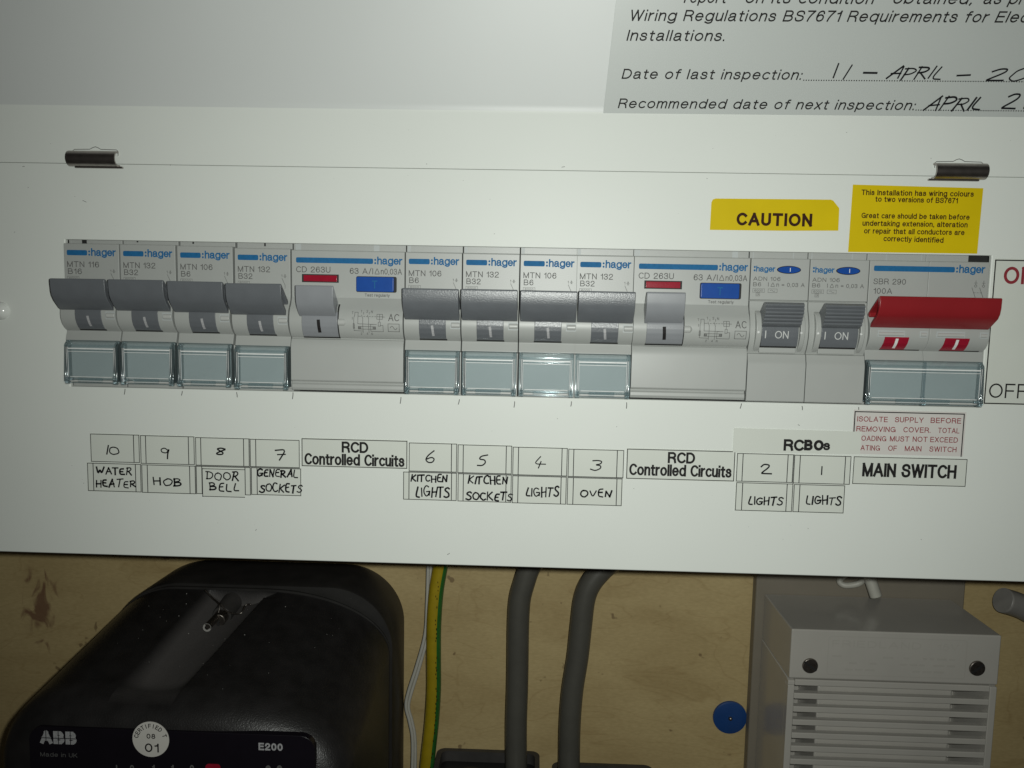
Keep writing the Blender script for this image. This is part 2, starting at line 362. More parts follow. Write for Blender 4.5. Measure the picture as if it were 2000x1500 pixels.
def seg(bm, a, b, w, fn, n=1): ribbon(bm, [(a[0] + (b[0] - a[0]) * k / n, a[1] + (b[1] - a[1]) * k / n) for k in range(n + 1)], w, fn)
def frame(bm, x0, x1, z0, z1, w, fn, n=1):
    for a, b in (((x0, z0), (x1, z0)), ((x0, z1), (x1, z1)), ((x0, z0), (x0, z1)), ((x1, z0), (x1, z1))): seg(bm, a, b, w, fn, n)
# a felt-pen hand, one list of strokes for each letter in a box one unit high
HAND = {
 'A': [[(0, 0), (.36, 1)], [(.36, 1), (.62, 0)], [(.08, .36), (.56, .40)]],
 'B': [[(.02, 0), (.06, 1)], [(-.02, .93), (.3, 1), (.5, .88), (.46, .66), (.1, .52)], [(.1, .52), (.5, .46), (.6, .22), (.42, .02), (-.04, .02)]],
 'C': [arc(.36, .5, .36, .5, 48, 312)],
 'D': [[(.04, .02), (.08, .96)], [(-.08, .96), (.3, .98), (.66, .78), (.66, .4), (.42, .06), (-.04, .02)]],
 'E': [[(.46, .98), (.04, .96), (.0, .04), (.5, .0)], [(.02, .52), (.4, .54)]],
 'G': [arc(.36, .5, .36, .5, 50, 330), [(.34, .42), (.74, .44)], [(.70, .46), (.66, .08)]],
 'H': [[(.0, 1), (.02, 0)], [(.56, 1), (.54, 0)], [(.0, .48), (.56, .54)]],
 'I': [[(.08, .96), (.06, 0)]],
 'K': [[(.04, 1), (.0, 0)], [(.56, .94), (.05, .46), (.6, .02)]],
 'L': [[(.14, 1), (.0, .04), (.5, .02)]],
 'N': [[(.0, 0), (.06, .92)], [(.06, .92), (.5, .04)], [(.5, .04), (.58, 1)]],
 'O': [arc(.36, .46, .36, .44, 100, 465, 14)],
 'P': [[(.04, 0), (.10, 1)], [(-.04, .92), (.4, 1), (.6, .78), (.4, .5), (.08, .44)]],
 'R': [[(.04, 0), (.10, 1)], [(-.04, .94), (.4, 1), (.56, .8), (.4, .54), (.08, .46)], [(.24, .48), (.64, .0)]],
 'S': [[(.56, .86), (.38, 1), (.1, .92), (.06, .7), (.3, .54), (.54, .38), (.5, .1), (.24, -.02), (-.04, .1)]],
 'T': [[(-.04, .96), (.62, 1)], [(.3, .97), (.26, 0)]],
 'V': [[(.0, .98), (.26, .02), (.6, 1)]],
 'W': [[(.0, .98), (.18, .04), (.44, .7), (.62, .04), (.92, 1)]],
 '-': [[(.0, .42), (.5, .46)]],
 '0': [arc(.3, .44, .32, .44, 80, 440, 14)],
 '1': [[(.06, 1), (.04, 0)]],
 '2': [[(.02, .78), (.2, 1), (.5, .94), (.48, .66), (.0, .06), (.14, .08), (.66, .04)]],
 '3': [[(.04, .9), (.3, 1), (.56, .86), (.5, .64), (.2, .54), (.54, .46), (.6, .2), (.3, .0), (.0, .08)]],
 '4': [[(.36, 1), (.0, .36), (.74, .34)], [(.48, .58), (.36, -.02)]],
 '5': [[(.62, 1), (.14, .96), (.1, .58), (.44, .58), (.58, .3), (.36, .02), (.06, .04)]],
 '6': [[(.46, 1), (.12, .62), (.0, .22), (.2, .0), (.5, .06), (.6, .3), (.36, .46), (.08, .3)]],
 '7': [[(.0, .9), (.7, 1), (.36, .0)], [(.2, .46), (.66, .52)]],
 '8': [[(.6, .84), (.3, 1), (.06, .84), (.22, .62), (.52, .4), (.5, .1), (.22, .0), (.04, .18), (.3, .5), (.6, .84)]],
 '9': [[(.56, .8), (.34, 1), (.06, .84), (.1, .56), (.4, .52), (.58, .8)], [(.58, .82), (.52, .4), (.42, -.02)]],
}
def chaikin(p, it=2):
    for _ in range(it):
        if len(p) < 3: return p
        q = [p[0]]
        for a, b in zip(p, p[1:]): q += [(a[0] * .78 + b[0] * .22, a[1] * .78 + b[1] * .22), (a[0] * .22 + b[0] * .78, a[1] * .22 + b[1] * .78)]
        p = q + [p[-1]]
    return p
def hand(bm, s, x0, z0, x1, z1, w=.45, fn=flat(0), gap=.22, slant=0.):
    adv = 0; lay = []
    for ch in s:
        if ch == ' ': adv += .5; continue
        st = HAND[ch]; mx = max(p[0] for k in st for p in k); lay.append((adv, st)); adv += mx + gap
    W = adv - gap; kx = (x1 - x0) / max(W, .3); kz = z1 - z0
    for i, (a, st) in enumerate(lay):
        jz = random.uniform(-.08, .08) * kz; js = random.uniform(.84, 1.1); ja = random.uniform(-.10, .12)
        for k in st:
            p = [(a + q[0] + q[1] * (ja + slant) + random.uniform(-.035, .035), q[1] * js + random.uniform(-.04, .04)) for q in k]
            ribbon(bm, chaikin([(x0 + q[0] * kx, z0 + jz + q[1] * kz) for q in p]), w * random.uniform(.78, 1.15), fn)

# ------------------------------------------------------------------ the setting: the board behind everything
WALL = 110
bm = bmesh.new(); box(bm, -260, 560, WALL, WALL + 18, -420, 160)
tag(obj('wall', bm, 'plywood'), 'varnished yellowish plywood backing board with a dark red stain', None, None, 'structure')

# ------------------------------------------------------------------ the consumer unit
UX0, UX1, UB, UT, AT = -62., 336., -54.4, 68.75, 45.7
AX0, AX1 = .15, 282.1
unit = empty('consumer_unit', 137, WALL, UB, 'white steel consumer unit with its flap swung open above a row of breakers', 'fuse box')
UO = (137, WALL, UB)
def ulink(name, bm, m, **k): return obj(name, bm, m, unit, org=UO, **k)
bm = bmesh.new()
def ring(y, x0, x1, z0, z1): return [bm.verts.new(p) for p in ((x0, y, z0), (x1, y, z0), (x1, y, z1), (x0, y, z1))]
of, i_f, ib, ob = ring(0, UX0, UX1, UB, UT), ring(0, AX0, AX1, 0, AT), ring(1.3, AX0, AX1, 0, AT), ring(26, UX0, UX1, UB, UT)
for k in range(4):
    j = (k + 1) % 4
    bm.faces.new((of[k], of[j], i_f[j], i_f[k])); bm.faces.new((i_f[k], i_f[j], ib[j], ib[k])); bm.faces.new((of[k], of[j], ob[j], ob[k]))
cover = ulink('front_cover', bm, 'coat', bevel=.4, seg=3)
bm = bmesh.new(); box(bm, UX0 + 1.5, UX1 - 1.5, 22, WALL, UB + 1.5, UT + 6); ulink('enclosure', bm, 'coat', bevel=1)
bm = bmesh.new(); box(bm, AX0 - 6, AX1 + 6, 9, 12, -6, AT + 6); ulink('shade_backing', bm, 'shadow_gap')  # black sheet behind the modules, painting the shade in their gaps
# the flap: a short flange that stands up from the hinge line and the flap itself leaning out over the viewer
FOLD, LEAN = 86.5, math.radians(25)
dv = Vector((0, -math.sin(LEAN), math.cos(LEAN)))
def door(x, s, lift=0.):        # a point on the flap's inner face
    return Vector((x, 0, FOLD)) + dv * s + Vector((0, -math.cos(LEAN), -math.sin(LEAN))) * lift
prof = [(0., UT + .05), (0., FOLD - 1.4)]
for k in range(1, 7):
    t = k / 6; a = (1 - t) ** 2; b = 2 * t * (1 - t); c = t * t
    p2 = door(0, 1.4); prof.append((-p2.y * c, (FOLD - 1.4) * a + FOLD * b + p2.z * c))
e = door(0, 92); prof.append((-e.y, e.z))
back = [(h - 1.1, z + .5) for h, z in prof[::-1]]; back[-1] = (back[-1][0], UT + .05)
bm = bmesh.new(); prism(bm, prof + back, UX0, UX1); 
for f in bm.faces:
    if abs(f.normal.x) < .5 and f.calc_center_median().z < FOLD - .3: f.material_index = 1  # flange keeps the lighter coat, the flap above is painted dimmer
ulink('flap', bm, ['coat_shaded', 'coat'], bevel=.2, seg=2, ang=60)
for hx0, hx1, left in ((3.2, 18.2, True), (262.6, 277.6, False)):
    # rolled spring-steel hinge barrel, open towards the middle of the unit
    bm = bmesh.new(); rc, ri, zc = 2.35, 1.85, 70.0
    hh = [(1.2 + rc * math.cos(math.radians(a)), zc + rc * math.sin(math.radians(a))) for a in range(-125, 106, 14)]
    hi = [(1.2 + ri * math.cos(math.radians(a)), zc + ri * math.sin(math.radians(a))) for a in range(105, -126, -14)]
    prism(bm, hh + hi, hx0, hx1)
    box(bm, hx0 + (1.6 if left else -1.2), hx1 + (1.2 if left else -1.6), -1.35, -.5, zc - 2.75, zc - 2.2)
    hg = ulink('hinge', bm, 'steel', smooth=True)
    # the stamped white tongue above it, with a bump in the middle
    xa, xb = hx0 + .6, hx1 - .4; xm = (xa + xb) / 2
    pts = [(xa, 71.2), (xa, 72.5), (xa + .5, 72.9), (xm - 1.7, 73.0), (xm - .8, 73.5), (xm, 73.75), (xm + .8, 73.5), (xm + 1.7, 73.0), (xb - .5, 72.9), (xb, 72.5), (xb, 71.2)]
    bm = bmesh.new(); ribbon(bm, pts, .2, flat(.36)); slit = ulink('hinge_slot', bm, 'grey_print')
    bm = bmesh.new(); slab(bm, [(a, b - .12) for a, b in pts], .1, -.32); ulink('hinge_tongue', bm, 'coat')
# domed white cap of a cover screw at the left
p = at(2, 607); bm = bmesh.new(); bmesh.ops.create_uvsphere(bm, u_segments=32, v_segments=16, radius=3.0, matrix=Matrix.Translation((p.x, 1.0, p.z))); ulink('cover_screw', bm, 'cap_white', smooth=True)
# little scratches on the cover
for px, py, a, l in ((165, 393, -25, 1.2), (1100, 326, 10, .9), (876, 1082, 30, .9), (1560, 830, -40, .6), (46, 325, 5, .6), (500, 1035, 60, .5), (1235, 640, 0, .2)):
    bm = bmesh.new(); p = at(px, py); a = math.radians(a); seg(bm, (p.x - l / 2 * math.cos(a), p.z - l / 2 * math.sin(a)), (p.x + l / 2 * math.cos(a), p.z + l / 2 * math.sin(a)), .14, flat(.02)); ulink('scratch', bm, 'grey_print')
bm = bmesh.new()
for q in range(70):
    px, py = random.uniform(0, 2000), random.choice((random.uniform(230, 460), random.uniform(800, 1090)))
    p = at(px, py); r = random.choice((.05, .06, .08, .12)); bmesh.ops.create_icosphere(bm, subdivisions=1, radius=r, matrix=Matrix.Translation((p.x, -.02, p.z)))
tag(ulink('dust_and_light', bm, 'grey_print'), kind='stuff')
# installer's pencil ticks under the opening
for px, py, l in ((245, 765, 10), (356, 768, 8), (463, 771, 9), (572, 773, 12), (784, 782, 12), (897, 785, 9), (1006, 790, 11), (1117, 789, 9), (1224, 792, 11), (1448, 793, 9), (1567, 797, 7), (1677, 800, 9)):
    bm = bmesh.new(); p, q = at(px + random.uniform(-1, 1), py - l / 2), at(px - random.uniform(-.5, 2.5), py + l / 2)
    ribbon(bm, chaikin([(p.x, p.z), ((p.x + q.x) / 2 + .06, (p.z + q.z) / 2), (q.x, q.z)]), .24, flat(.02)); ulink('pencil_mark', bm, 'grey_print')

# ------------------------------------------------------------------ the modules
TOPS = {0: 124.5, 1: 234.4, 2: 345.8, 3: 458, 4: 569.4, 6: 792.2, 7: 904.2, 8: 1016.5, 9: 1126.9, 10: 1239, 12: 1467.3, 13: 1582.8, 14: 1699, 16: 1932}
LEFT = {k: at(px, 498 + 31 * (px - 128) / 1800, -.3).x for k, px in TOPS.items()}
W = 17.3
BODY = [(-9, 46.4), (-2.0, 46.4), (-2.0, 43.75), (.1, 43.75), (.3, 43.5), (.3, 29.6), (.45, 28.2), (1.6, 26.6), (2.9, 24.9), (3.35, 23.4), (3.45, 22), (3.25, 20.5), (2.6, 19), (1.6, 17.8), (.5, 17.0), (.15, 16.75),
        (.25, 16.4), (1.0, 13.9), (.9, 13.6), (-.9, 13.4), (-.9, .4), (-2.2, .3), (-2.2, -2.2), (-9, -2.2)]
RCDB = [(-9, 46.4), (-2.0, 46.4), (-2.0, 43.75), (.1, 43.75), (.3, 43.5), (.3, 29.4), (.55, 29.0), (1.3, 27.2), (2.3, 26.2), (2.95, 24.9), (3.35, 23.4), (3.45, 22), (3.25, 20.5), (2.6, 19), (1.7, 17.6), (.7, 16.95), (.6, 16.7),
        (1.1, 16.5), (1.7, 15.2), (1.9, 13.6), (1.9, 3.9), (1.6, 3.5), (.6, 3.4), (.5, 2.9), (1.0, 2.4), (1.1, 1.4), (.7, .6), (-9, .5)]
RCBB = [(-9, 46.4), (-2.0, 46.4), (-2.0, 43.75), (.1, 43.75), (.3, 43.5), (.3, 31.3), (-.5, 31.2), (-.5, 31.0), (.35, 30.9), (.4, 29.4), (.7, 28.2), (1.2, 27.2), (2.0, 25.4), (2.5, 23.6), (2.65, 22), (2.5, 20.2), (2.0, 18.4), (1.3, 16.7), (.5, 15.5), (.3, 15.2),
        (1.0, 14.9), (1.5, 13.0), (1.7, 12.6), (1.9, 11.6), (1.9, .7), (1.5, .4), (-9, .4)]
def hof(prof, z):               # how far a profile stands out at height z
    best = -9
    for (h0, z0), (h1, z1) in zip(prof, prof[1:]):
        if min(z0, z1) <= z <= max(z0, z1) and abs(z1 - z0) > 1e-6:
            best = max(best, h0 + (h1 - h0) * (z - z0) / (z1 - z0))
    return best
def on(prof, lift=.04):
    f = lambda x, z: (x, -hof(prof, z) - lift, z)
    f.curved = True; return f
LEVER = [(3.2, 23.3), (4.4, 24.0), (6.6, 26.2), (7.6, 27.7), (8.0, 29.2), (8.25, 32.0), (8.2, 32.6), (7.9, 32.9), (7.3, 32.7), (1.2, 27.9), (1.0, 26.9), (1.8, 26.6), (6.9, 30.6), (6.7, 28.6), (5.9, 27.3), (3.2, 24.9)]
def strap(prof, lift, z0, z1, n=10, depth=1.2):
    n = max(n, int(abs(z1 - z0) / .25))
    zz = [z0 + (z1 - z0) * k / n for k in range(n + 1)]
    return [(hof(prof, z) + lift, z) for z in zz] + [(hof(prof, z) - depth, z) for z in zz[::-1]]
bm = bmesh.new(); prism(bm, BODY, 0, W); MCB_BODY = obj('body', bm, 'body', bevel=.22)
bm = bmesh.new(); prism(bm, LEVER, .25, 17.05); MCB_LEVER = obj('lever', bm, 'dark_lever', bevel=.28)
bm = bmesh.new(); prism(bm, strap(BODY, .22, 17.35, 24.6), 4.7, 12.9); MCB_STEM = obj('lever_stem', bm, 'dark_lever', bevel=.12)
bm = bmesh.new(); prism(bm, strap(BODY, .1, 16.95, 17.4, 2, .8), 4.6, 13.1); MCB_GAP = obj('lever_slot', bm, 'shadow_gap')
bm = bmesh.new(); ribbon(bm, [(8.75, 21.3), (8.85, 20.4), (8.95, 19.4), (9.05, 18.6)], .75, on(BODY, .3)); MCB_MARK = obj('on_mark', bm, 'pale_print')
bm = bmesh.new(); cyl(bm, (14.5, -3.0, 21.8), (17.2, -3.0, 21.8), .95, 16); MCB_PIN = obj('tie_pin', bm, 'pin', bevel=.2)
bm = bmesh.new(); prism(bm, strap(BODY, .06, 20.6, 23.0, 8, .8), 14.25, 17.28); MCB_WIN = obj('tie_window', bm, 'insert')
def clear_cover(x0, x1, mid=None):
    bm = bmesh.new()
    box(bm, x0 + 1.15, x1 - 1.15, -2.45, -1.85, 1.6, 12.5)
    prism(bm, [(2.45, 12.55), (2.45, 11.95), (2.75, 11.95), (2.75, 12.35), (1.15, 13.95), (.75, 13.55)], x0 + .2, x1 - .2)
    box(bm, x0 + 1.15, x1 - 1.15, -2.8, -2.5, 10.75, 11.05)
    pane = obj('pane', bm, 'clear', bevel=.12)
    bm = bmesh.new()
    for a, b in ((x0, x0 + .62), (x0 + .8, x0 + 1.12), (x1 - 1.12, x1 - .8), (x1 - .62, x1)):
        prism(bm, [(-.7, 1.0), (3.15, 1.0), (2.35, 12.0), (1.9, 12.9), (.9, 13.9), (-.4, 13.7)], a, b)
    if mid: box(bm, mid - .12, mid + .12, -2.7, -.6, .9, 13.5)
    rails = obj('pane_rail', bm, 'clear_thick', bevel=.22, seg=3)
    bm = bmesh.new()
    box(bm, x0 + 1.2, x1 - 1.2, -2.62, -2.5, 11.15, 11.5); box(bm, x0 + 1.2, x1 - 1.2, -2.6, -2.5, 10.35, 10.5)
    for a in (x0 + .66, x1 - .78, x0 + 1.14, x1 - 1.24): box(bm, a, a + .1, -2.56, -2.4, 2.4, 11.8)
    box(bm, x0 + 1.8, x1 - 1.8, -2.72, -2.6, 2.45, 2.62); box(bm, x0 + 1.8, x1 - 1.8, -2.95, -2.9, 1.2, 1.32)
    edge = obj('pane_edge_glint', bm, 'white_print')  # white strips paint the bright lines that light makes along clear edges
    bm = bmesh.new()
    for a in (x0 + .1, x1 - 1.5) + ((mid - .8,) if mid else ()):
        for zz in (.75, 1.75): cyl(bm, (a, -2.3, zz), (a + 1.4, -2.3, zz), .52, 12)
        box(bm, a + .3, a + 1.1, -2.6, -1.2, .5, 2.9)
    box(bm, x0 + 1.6, x1 - 1.6, -2.5, -1.9, .55, .85); box(bm, x0 + 1.6, x1 - 1.6, -2.6, -2.0, 1.6, 1.9)
    L_ = x1 - x0
    box(bm, x0 + .26 * L_, x0 + .72 * L_, -2.9, -2.55, 1.0, 2.3)
    hinge = obj('pane_hinge', bm, 'clear_thick', bevel=.1)
    bm = bmesh.new(); box(bm, x0 + .6, x1 - .6, -.35, .5, 2.2, 13.1); ins = obj('label_insert', bm, 'insert', bevel=.1)
    return pane, rails, hinge, ins, edge
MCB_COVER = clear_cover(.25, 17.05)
def hager(bm, x0, xb, xe, z, cap, fn, bar=True):
    if bar:
        n = max(2, int((xb - x0) / 1.5)); pts = rrect(x0, xb, z + .12, z + 1.75, .4, 3)
        bm.faces.new([bm.verts.new(fn(*p)) for p in pts])
    w = xe - xb
    for dz in (.0, 1.0):
        bm.faces.new([bm.verts.new(fn(*p)) for p in ellipse(xb + .075 * w, z + .38 + dz * 1.0, .3, .32, 10)])
    text(bm, 'hager', xb + .14 * w, z, cap, w * .86, fn, bold=.012, space=.35)
def contact_mark(bm, x, z, fn):
    seg(bm, (x - .55, z + .6), (x - .55, z - .1), .1, fn); seg(bm, (x - .75, z + .45), (x - .55, z + .6), .1, fn)
    for q, ww in ((.5, .5), (.15, .9), (-.2, .5)): seg(bm, (x + .35 - ww / 2, z + q), (x + .35 + ww / 2, z + q), .1, fn)
    seg(bm, (x + .35, z + .8), (x + .35, z - .3), .1, fn); seg(bm, (x - .6, z - .5), (x + .35, z - 2.6), .12, fn)
    seg(bm, (x + .35, z - 2.6), (x + .35, z - 3.6), .12, fn)
def fine_box(bm, x0, x1, z0, z1, fn, s):
    frame(bm, x0, x1, z0, z1, .08, fn); text(bm, s, (x0 + x1) / 2, z0 + .2, z1 - z0 - .4, (x1 - x0) * .72, fn, align='c')
WAYS = [(0, '116', 'B16', 'B16 with the highest standing dark lever, over the WATER HEATER label'), (1, '132', 'B32', 'B32 with a dark lever, over the HOB label'),
        (2, '106', 'B6', 'B6 with a dark lever, over the DOOR BELL label'), (3, '132', 'B32', 'B32 with a dark lever, over the GENERAL SOCKETS label'),
        (6, '106', 'B6', 'B6 with a dark lever, over the KITCHEN LIGHTS label'), (7, '132', 'B32', 'B32 with a dark lever, over the KITCHEN SOCKETS label'),
        (8, '106', 'B6', 'B6 with a dark lever, over the plain LIGHTS label'), (9, '132', 'B32', 'B32 with a dark lever, over the OVEN label')]
first = True
GM = 'miniature circuit breakers clipped in the row'
for idx, num, rate, where in WAYS:
    t = empty('circuit_breaker', LEFT[idx], 0, {0: .8, 1: .8, 2: .65, 3: .3}.get(idx, 0), 'slim grey breaker ' + where, 'breaker', GM)
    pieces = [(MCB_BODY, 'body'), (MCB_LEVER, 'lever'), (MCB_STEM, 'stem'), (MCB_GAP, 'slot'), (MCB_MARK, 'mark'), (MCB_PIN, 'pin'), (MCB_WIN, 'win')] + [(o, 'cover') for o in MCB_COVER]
    own = {}
    for o, role in pieces:
        if first: o.parent = t; q = o
        else: q = part(o, o.name.split('.')[0], t)
        own[o.name.split('.')[0]] = q
    own['lever'].location = (0, random.uniform(-.12, .12) * S, random.uniform(-.18, .18) * S); own['lever'].rotation_euler = (0, random.uniform(-.006, .006), 0)
    if 'on_mark' in own and 'lever_stem' in own: own['on_mark'].parent = own['lever_stem']
    fn = on(BODY)
    bm = bmesh.new(); hager(bm, 1.0, 7.4, 16.4, 39.95, 2.35, fn); obj('brand_print', bm, 'blue_print', t)
    bm = bmesh.new(); text(bm, 'MTN ' + num, 1.0, 36.45, 1.75, 10.0, fn, weight=.115); text(bm, rate, 1.15, 34.3, 1.7, 2.9 + 1.45 * (len(rate) - 2), fn, weight=.115)
    fine_box(bm, 1.0, 4.6, 32.6, 33.6, fn, '6000'); contact_mark(bm, 15.3, 35.2, fn)
    obj('type_print', bm, 'grey_print', t)
    first = False
# dark slots and mould lines on the shoulder strip above the faces
def shoulder(parent, x0, x1, m, name, z0=43.8, z1=45.75, y=1.96):
    bm = bmesh.new(); box(bm, x0, x1, y, y + 1.5, z0, z1); return obj(name, bm, m, parent)
byname = {}
for o in C.objects:
    if o.type == 'EMPTY' and o.name.startswith('circuit_breaker'): byname[round(o.location.x / S, 1)] = o
brk = [byname[k] for k in sorted(byname)]
shoulder(brk[0], 4.6, 6.1, 'shadow_gap', 'terminal_slot'); shoulder(brk[0], .1, .5, 'shadow_gap', 'terminal_slot')
for b, xs in ((brk[1], 4.2), (brk[2], 3.9), (brk[3], 8.5)): shoulder(b, xs, xs + .5, 'shadow_gap', 'terminal_slot', 44.5)
for b in brk[4:]: shoulder(b, .3, 1.2, 'insert', 'terminal_slot')

# ---------------------------------------------------- the two residual current devices, two modules wide
RL = [(2.9, 23.2), (4.6, 24.4), (6.4, 26.4), (7.1, 28.0), (7.4, 30.0), (7.4, 32.6), (7.1, 33.0), (6.5, 32.7), (1.2, 28.2), (1.0, 27.2), (2.2, 26.4)]
for idx, which, shade in ((4, 'between GENERAL SOCKETS and KITCHEN LIGHTS', 0), (10, 'between OVEN and ribbed levers', 1)):
    x0 = LEFT[idx]; w2 = LEFT[idx + 2] - x0 - .3; k = w2 / 34.9
    t = empty('residual_current_device', x0, 0, 0, 'wide grey safety switch with blue test button, ' + which, 'breaker', 'residual current devices in the row')
    bm = bmesh.new(); prism(bm, RCDB, 0, w2); obj('body', bm, 'body', t, bevel=.22)
    bm = bmesh.new(); prism(bm, [(-1, 33.95), (.36, 33.95), (.36, 36.45), (-1, 36.45)], 3.2, 14.6); rw = obj('indicator_window', bm, 'shadow_gap', t)
    bm = bmesh.new(); prism(bm, [(-1, 34.25), (.45, 34.25), (.5, 35.2), (.45, 36.15), (-1, 36.15)], 3.7, 14.1); obj('red_indicator', bm, 'red_gloss', rw, bevel=.1)
    bm = bmesh.new(); slab(bm, rrect(20.0, 32.5, 31.25, 36.1, .5), .3, -.34); bw = obj('button_well', bm, 'shadow_gap', t)
    bm = bmesh.new(); slab(bm, rrect(20.15, 31.75, 31.4, 35.95, .45), .3, -1.3); tb = obj('test_button', bm, 'blue_button', bw, bevel=.25)
    bm = bmesh.new(); text(bm, 'T', 25.9, 32.4, 2.4, None, flat(1.33), align='c'); obj('button_letter', bm, 'blue_print', bw)
    bm = bmesh.new(); prism(bm, RL, 3.2, 14.6); lv = obj('lever', bm, 'grey_lever', t, bevel=.4, seg=3)
    bm = bmesh.new(); prism(bm, strap(RCDB, .45, 17.3, 25.0), 4.0, 15.0); st = obj('lever_stem', bm, 'grey_lever', t, bevel=.2)
    bm = bmesh.new(); seg(bm, (9.2, 22.3), (9.4, 19.0), 1.0, on(RCDB, .55), 6); obj('on_mark', bm, 'black_print', st)
    bm = bmesh.new(); prism(bm, strap(RCDB, .1, 16.9, 27.4, 10, .8), 14.8, 15.3); prism(bm, strap(RCDB, .12, 16.9, 17.35, 2, .8), 3.9, 15.3); obj('lever_slot', bm, 'shadow_gap', t)
    bm = bmesh.new(); cyl(bm, (15.2, -2.9, 22.0), (17.0, -2.9, 22.0), 1.15, 16); cyl(bm, (17.0, -2.9, 22.0), (17.7, -2.9, 22.0), 1.15, 16, .5); obj('tie_pin', bm, 'pin', t, smooth=True)
    fn = on(RCDB)
    bm = bmesh.new(); hager(bm, 1.4, 25.2 * k, 34.2 * k, 39.75, 2.35, fn); obj('brand_print', bm, 'blue_print', t)
    bm = bmesh.new(); text(bm, 'CD 263U', 1.4, 36.95, 1.8, 10.6, fn); text(bm, '63 A/I', 18.0, 36.75, 1.8, 7.2, fn)
    ribbon(bm, [(25.7, 36.85), (26.45, 38.5), (27.2, 36.85)], .2, fn, True); text(bm, 'n0,03A', 27.6, 36.75, 1.8, 6.5, fn)
    text(bm, 'Test regularly', 26.5, 29.9, .95, 7.7, fn, align='c', bold=.006)
    LW = .13
    # printed circuit diagram
    text(bm, 'T', 19.2, 24.5, .8, None, fn); seg(bm, (19.5, 23.6), (19.5, 22.9), LW, fn)
    for a, b in (((20.2, 25.1), (21.2, 25.1)), ((20.2, 25.1), (20.2, 24.2)), ((21.2, 25.1), (21.2, 21.6)), ((20.2, 24.2), (19.95, 23.4)), ((19.95, 23.4), (19.95, 19.5)),
                 ((19.95, 19.5), (22.6, 19.4)), ((21.2, 21.6), (26.9, 21.5)), ((21.2, 23.9), (22.2, 23.9)), ((22.3, 24.3), (22.7, 23.2)), ((22.7, 23.2), (22.7, 18.9)), ((24.1, 24.3), (24.5, 23.2)), ((24.5, 23.2), (24.5, 18.9)),
                 ((26.0, 21.5), (25.1, 21.5)), ((25.1, 21.5), (25.1, 19.35)), ((25.1, 19.35), (28.9, 19.3)), ((28.9, 19.3), (28.9, 21.2)), ((28.9, 21.2), (28.1, 21.2)), ((27.8, 23.1), (27.8, 22.3)), ((28.6, 23.8), (29.4, 23.8))): seg(bm, a, b, LW, fn, 3)
    for q in range(5): seg(bm, (22.9 + q * .85, 23.85), (23.35 + q * .85, 23.85), LW, fn)
    frame(bm, 27.0, 28.7, 23.1, 24.6, LW, fn, 2); seg(bm, (27.0, 23.85), (28.7, 23.85), LW, fn); seg(bm, (27.85, 23.1), (27.85, 24.6), LW, fn)
    frame(bm, 27.45, 28.1, 21.0, 22.2, LW, fn, 2); frame(bm, 21.3, 26.6, 20.0, 20.8, LW, fn, 1); frame(bm, 19.75, 20.15, 20.2, 21.6, LW, fn, 1)
    for xa in (21.35, 25.7):
        for q in range(4): seg(bm, (xa + .1 + q * .22, 20.05), (xa + .1 + q * .22, 20.75), .16, fn)
    text(bm, '1', 22.0, 25.0, .85, None, fn); text(bm, '3', 23.7, 25.0, .85, None, fn); text(bm, 'N', 25.1, 24.9, .85, None, fn)
    seg(bm, (22.9, 25.2), (22.9, 24.5), LW, fn); seg(bm, (24.6, 25.2), (24.6, 24.5), LW, fn)
    text(bm, '2', 21.9, 18.2, .75, None, fn); text(bm, '4', 23.7, 18.2, .75, None, fn); text(bm, 'N', 25.1, 18.2, .75, None, fn)
    text(bm, 'AC', 30.5, 22.6, 2.2, 3.3, fn); frame(bm, 30.45, 33.85, 19.4, 21.75, .15, fn, 2)
    ribbon(bm, [(31.1 + q * .21, 20.55 + .55 * math.sin(q * math.pi / 5)) for q in range(11)], .16, fn)
    obj('type_print', bm, 'grey_print', t)
    for xs in (0.6, 25.0) if idx == 4 else (.2, w2 - 5): shoulder(t, xs, xs + 1.7, 'insert', 'terminal_slot')

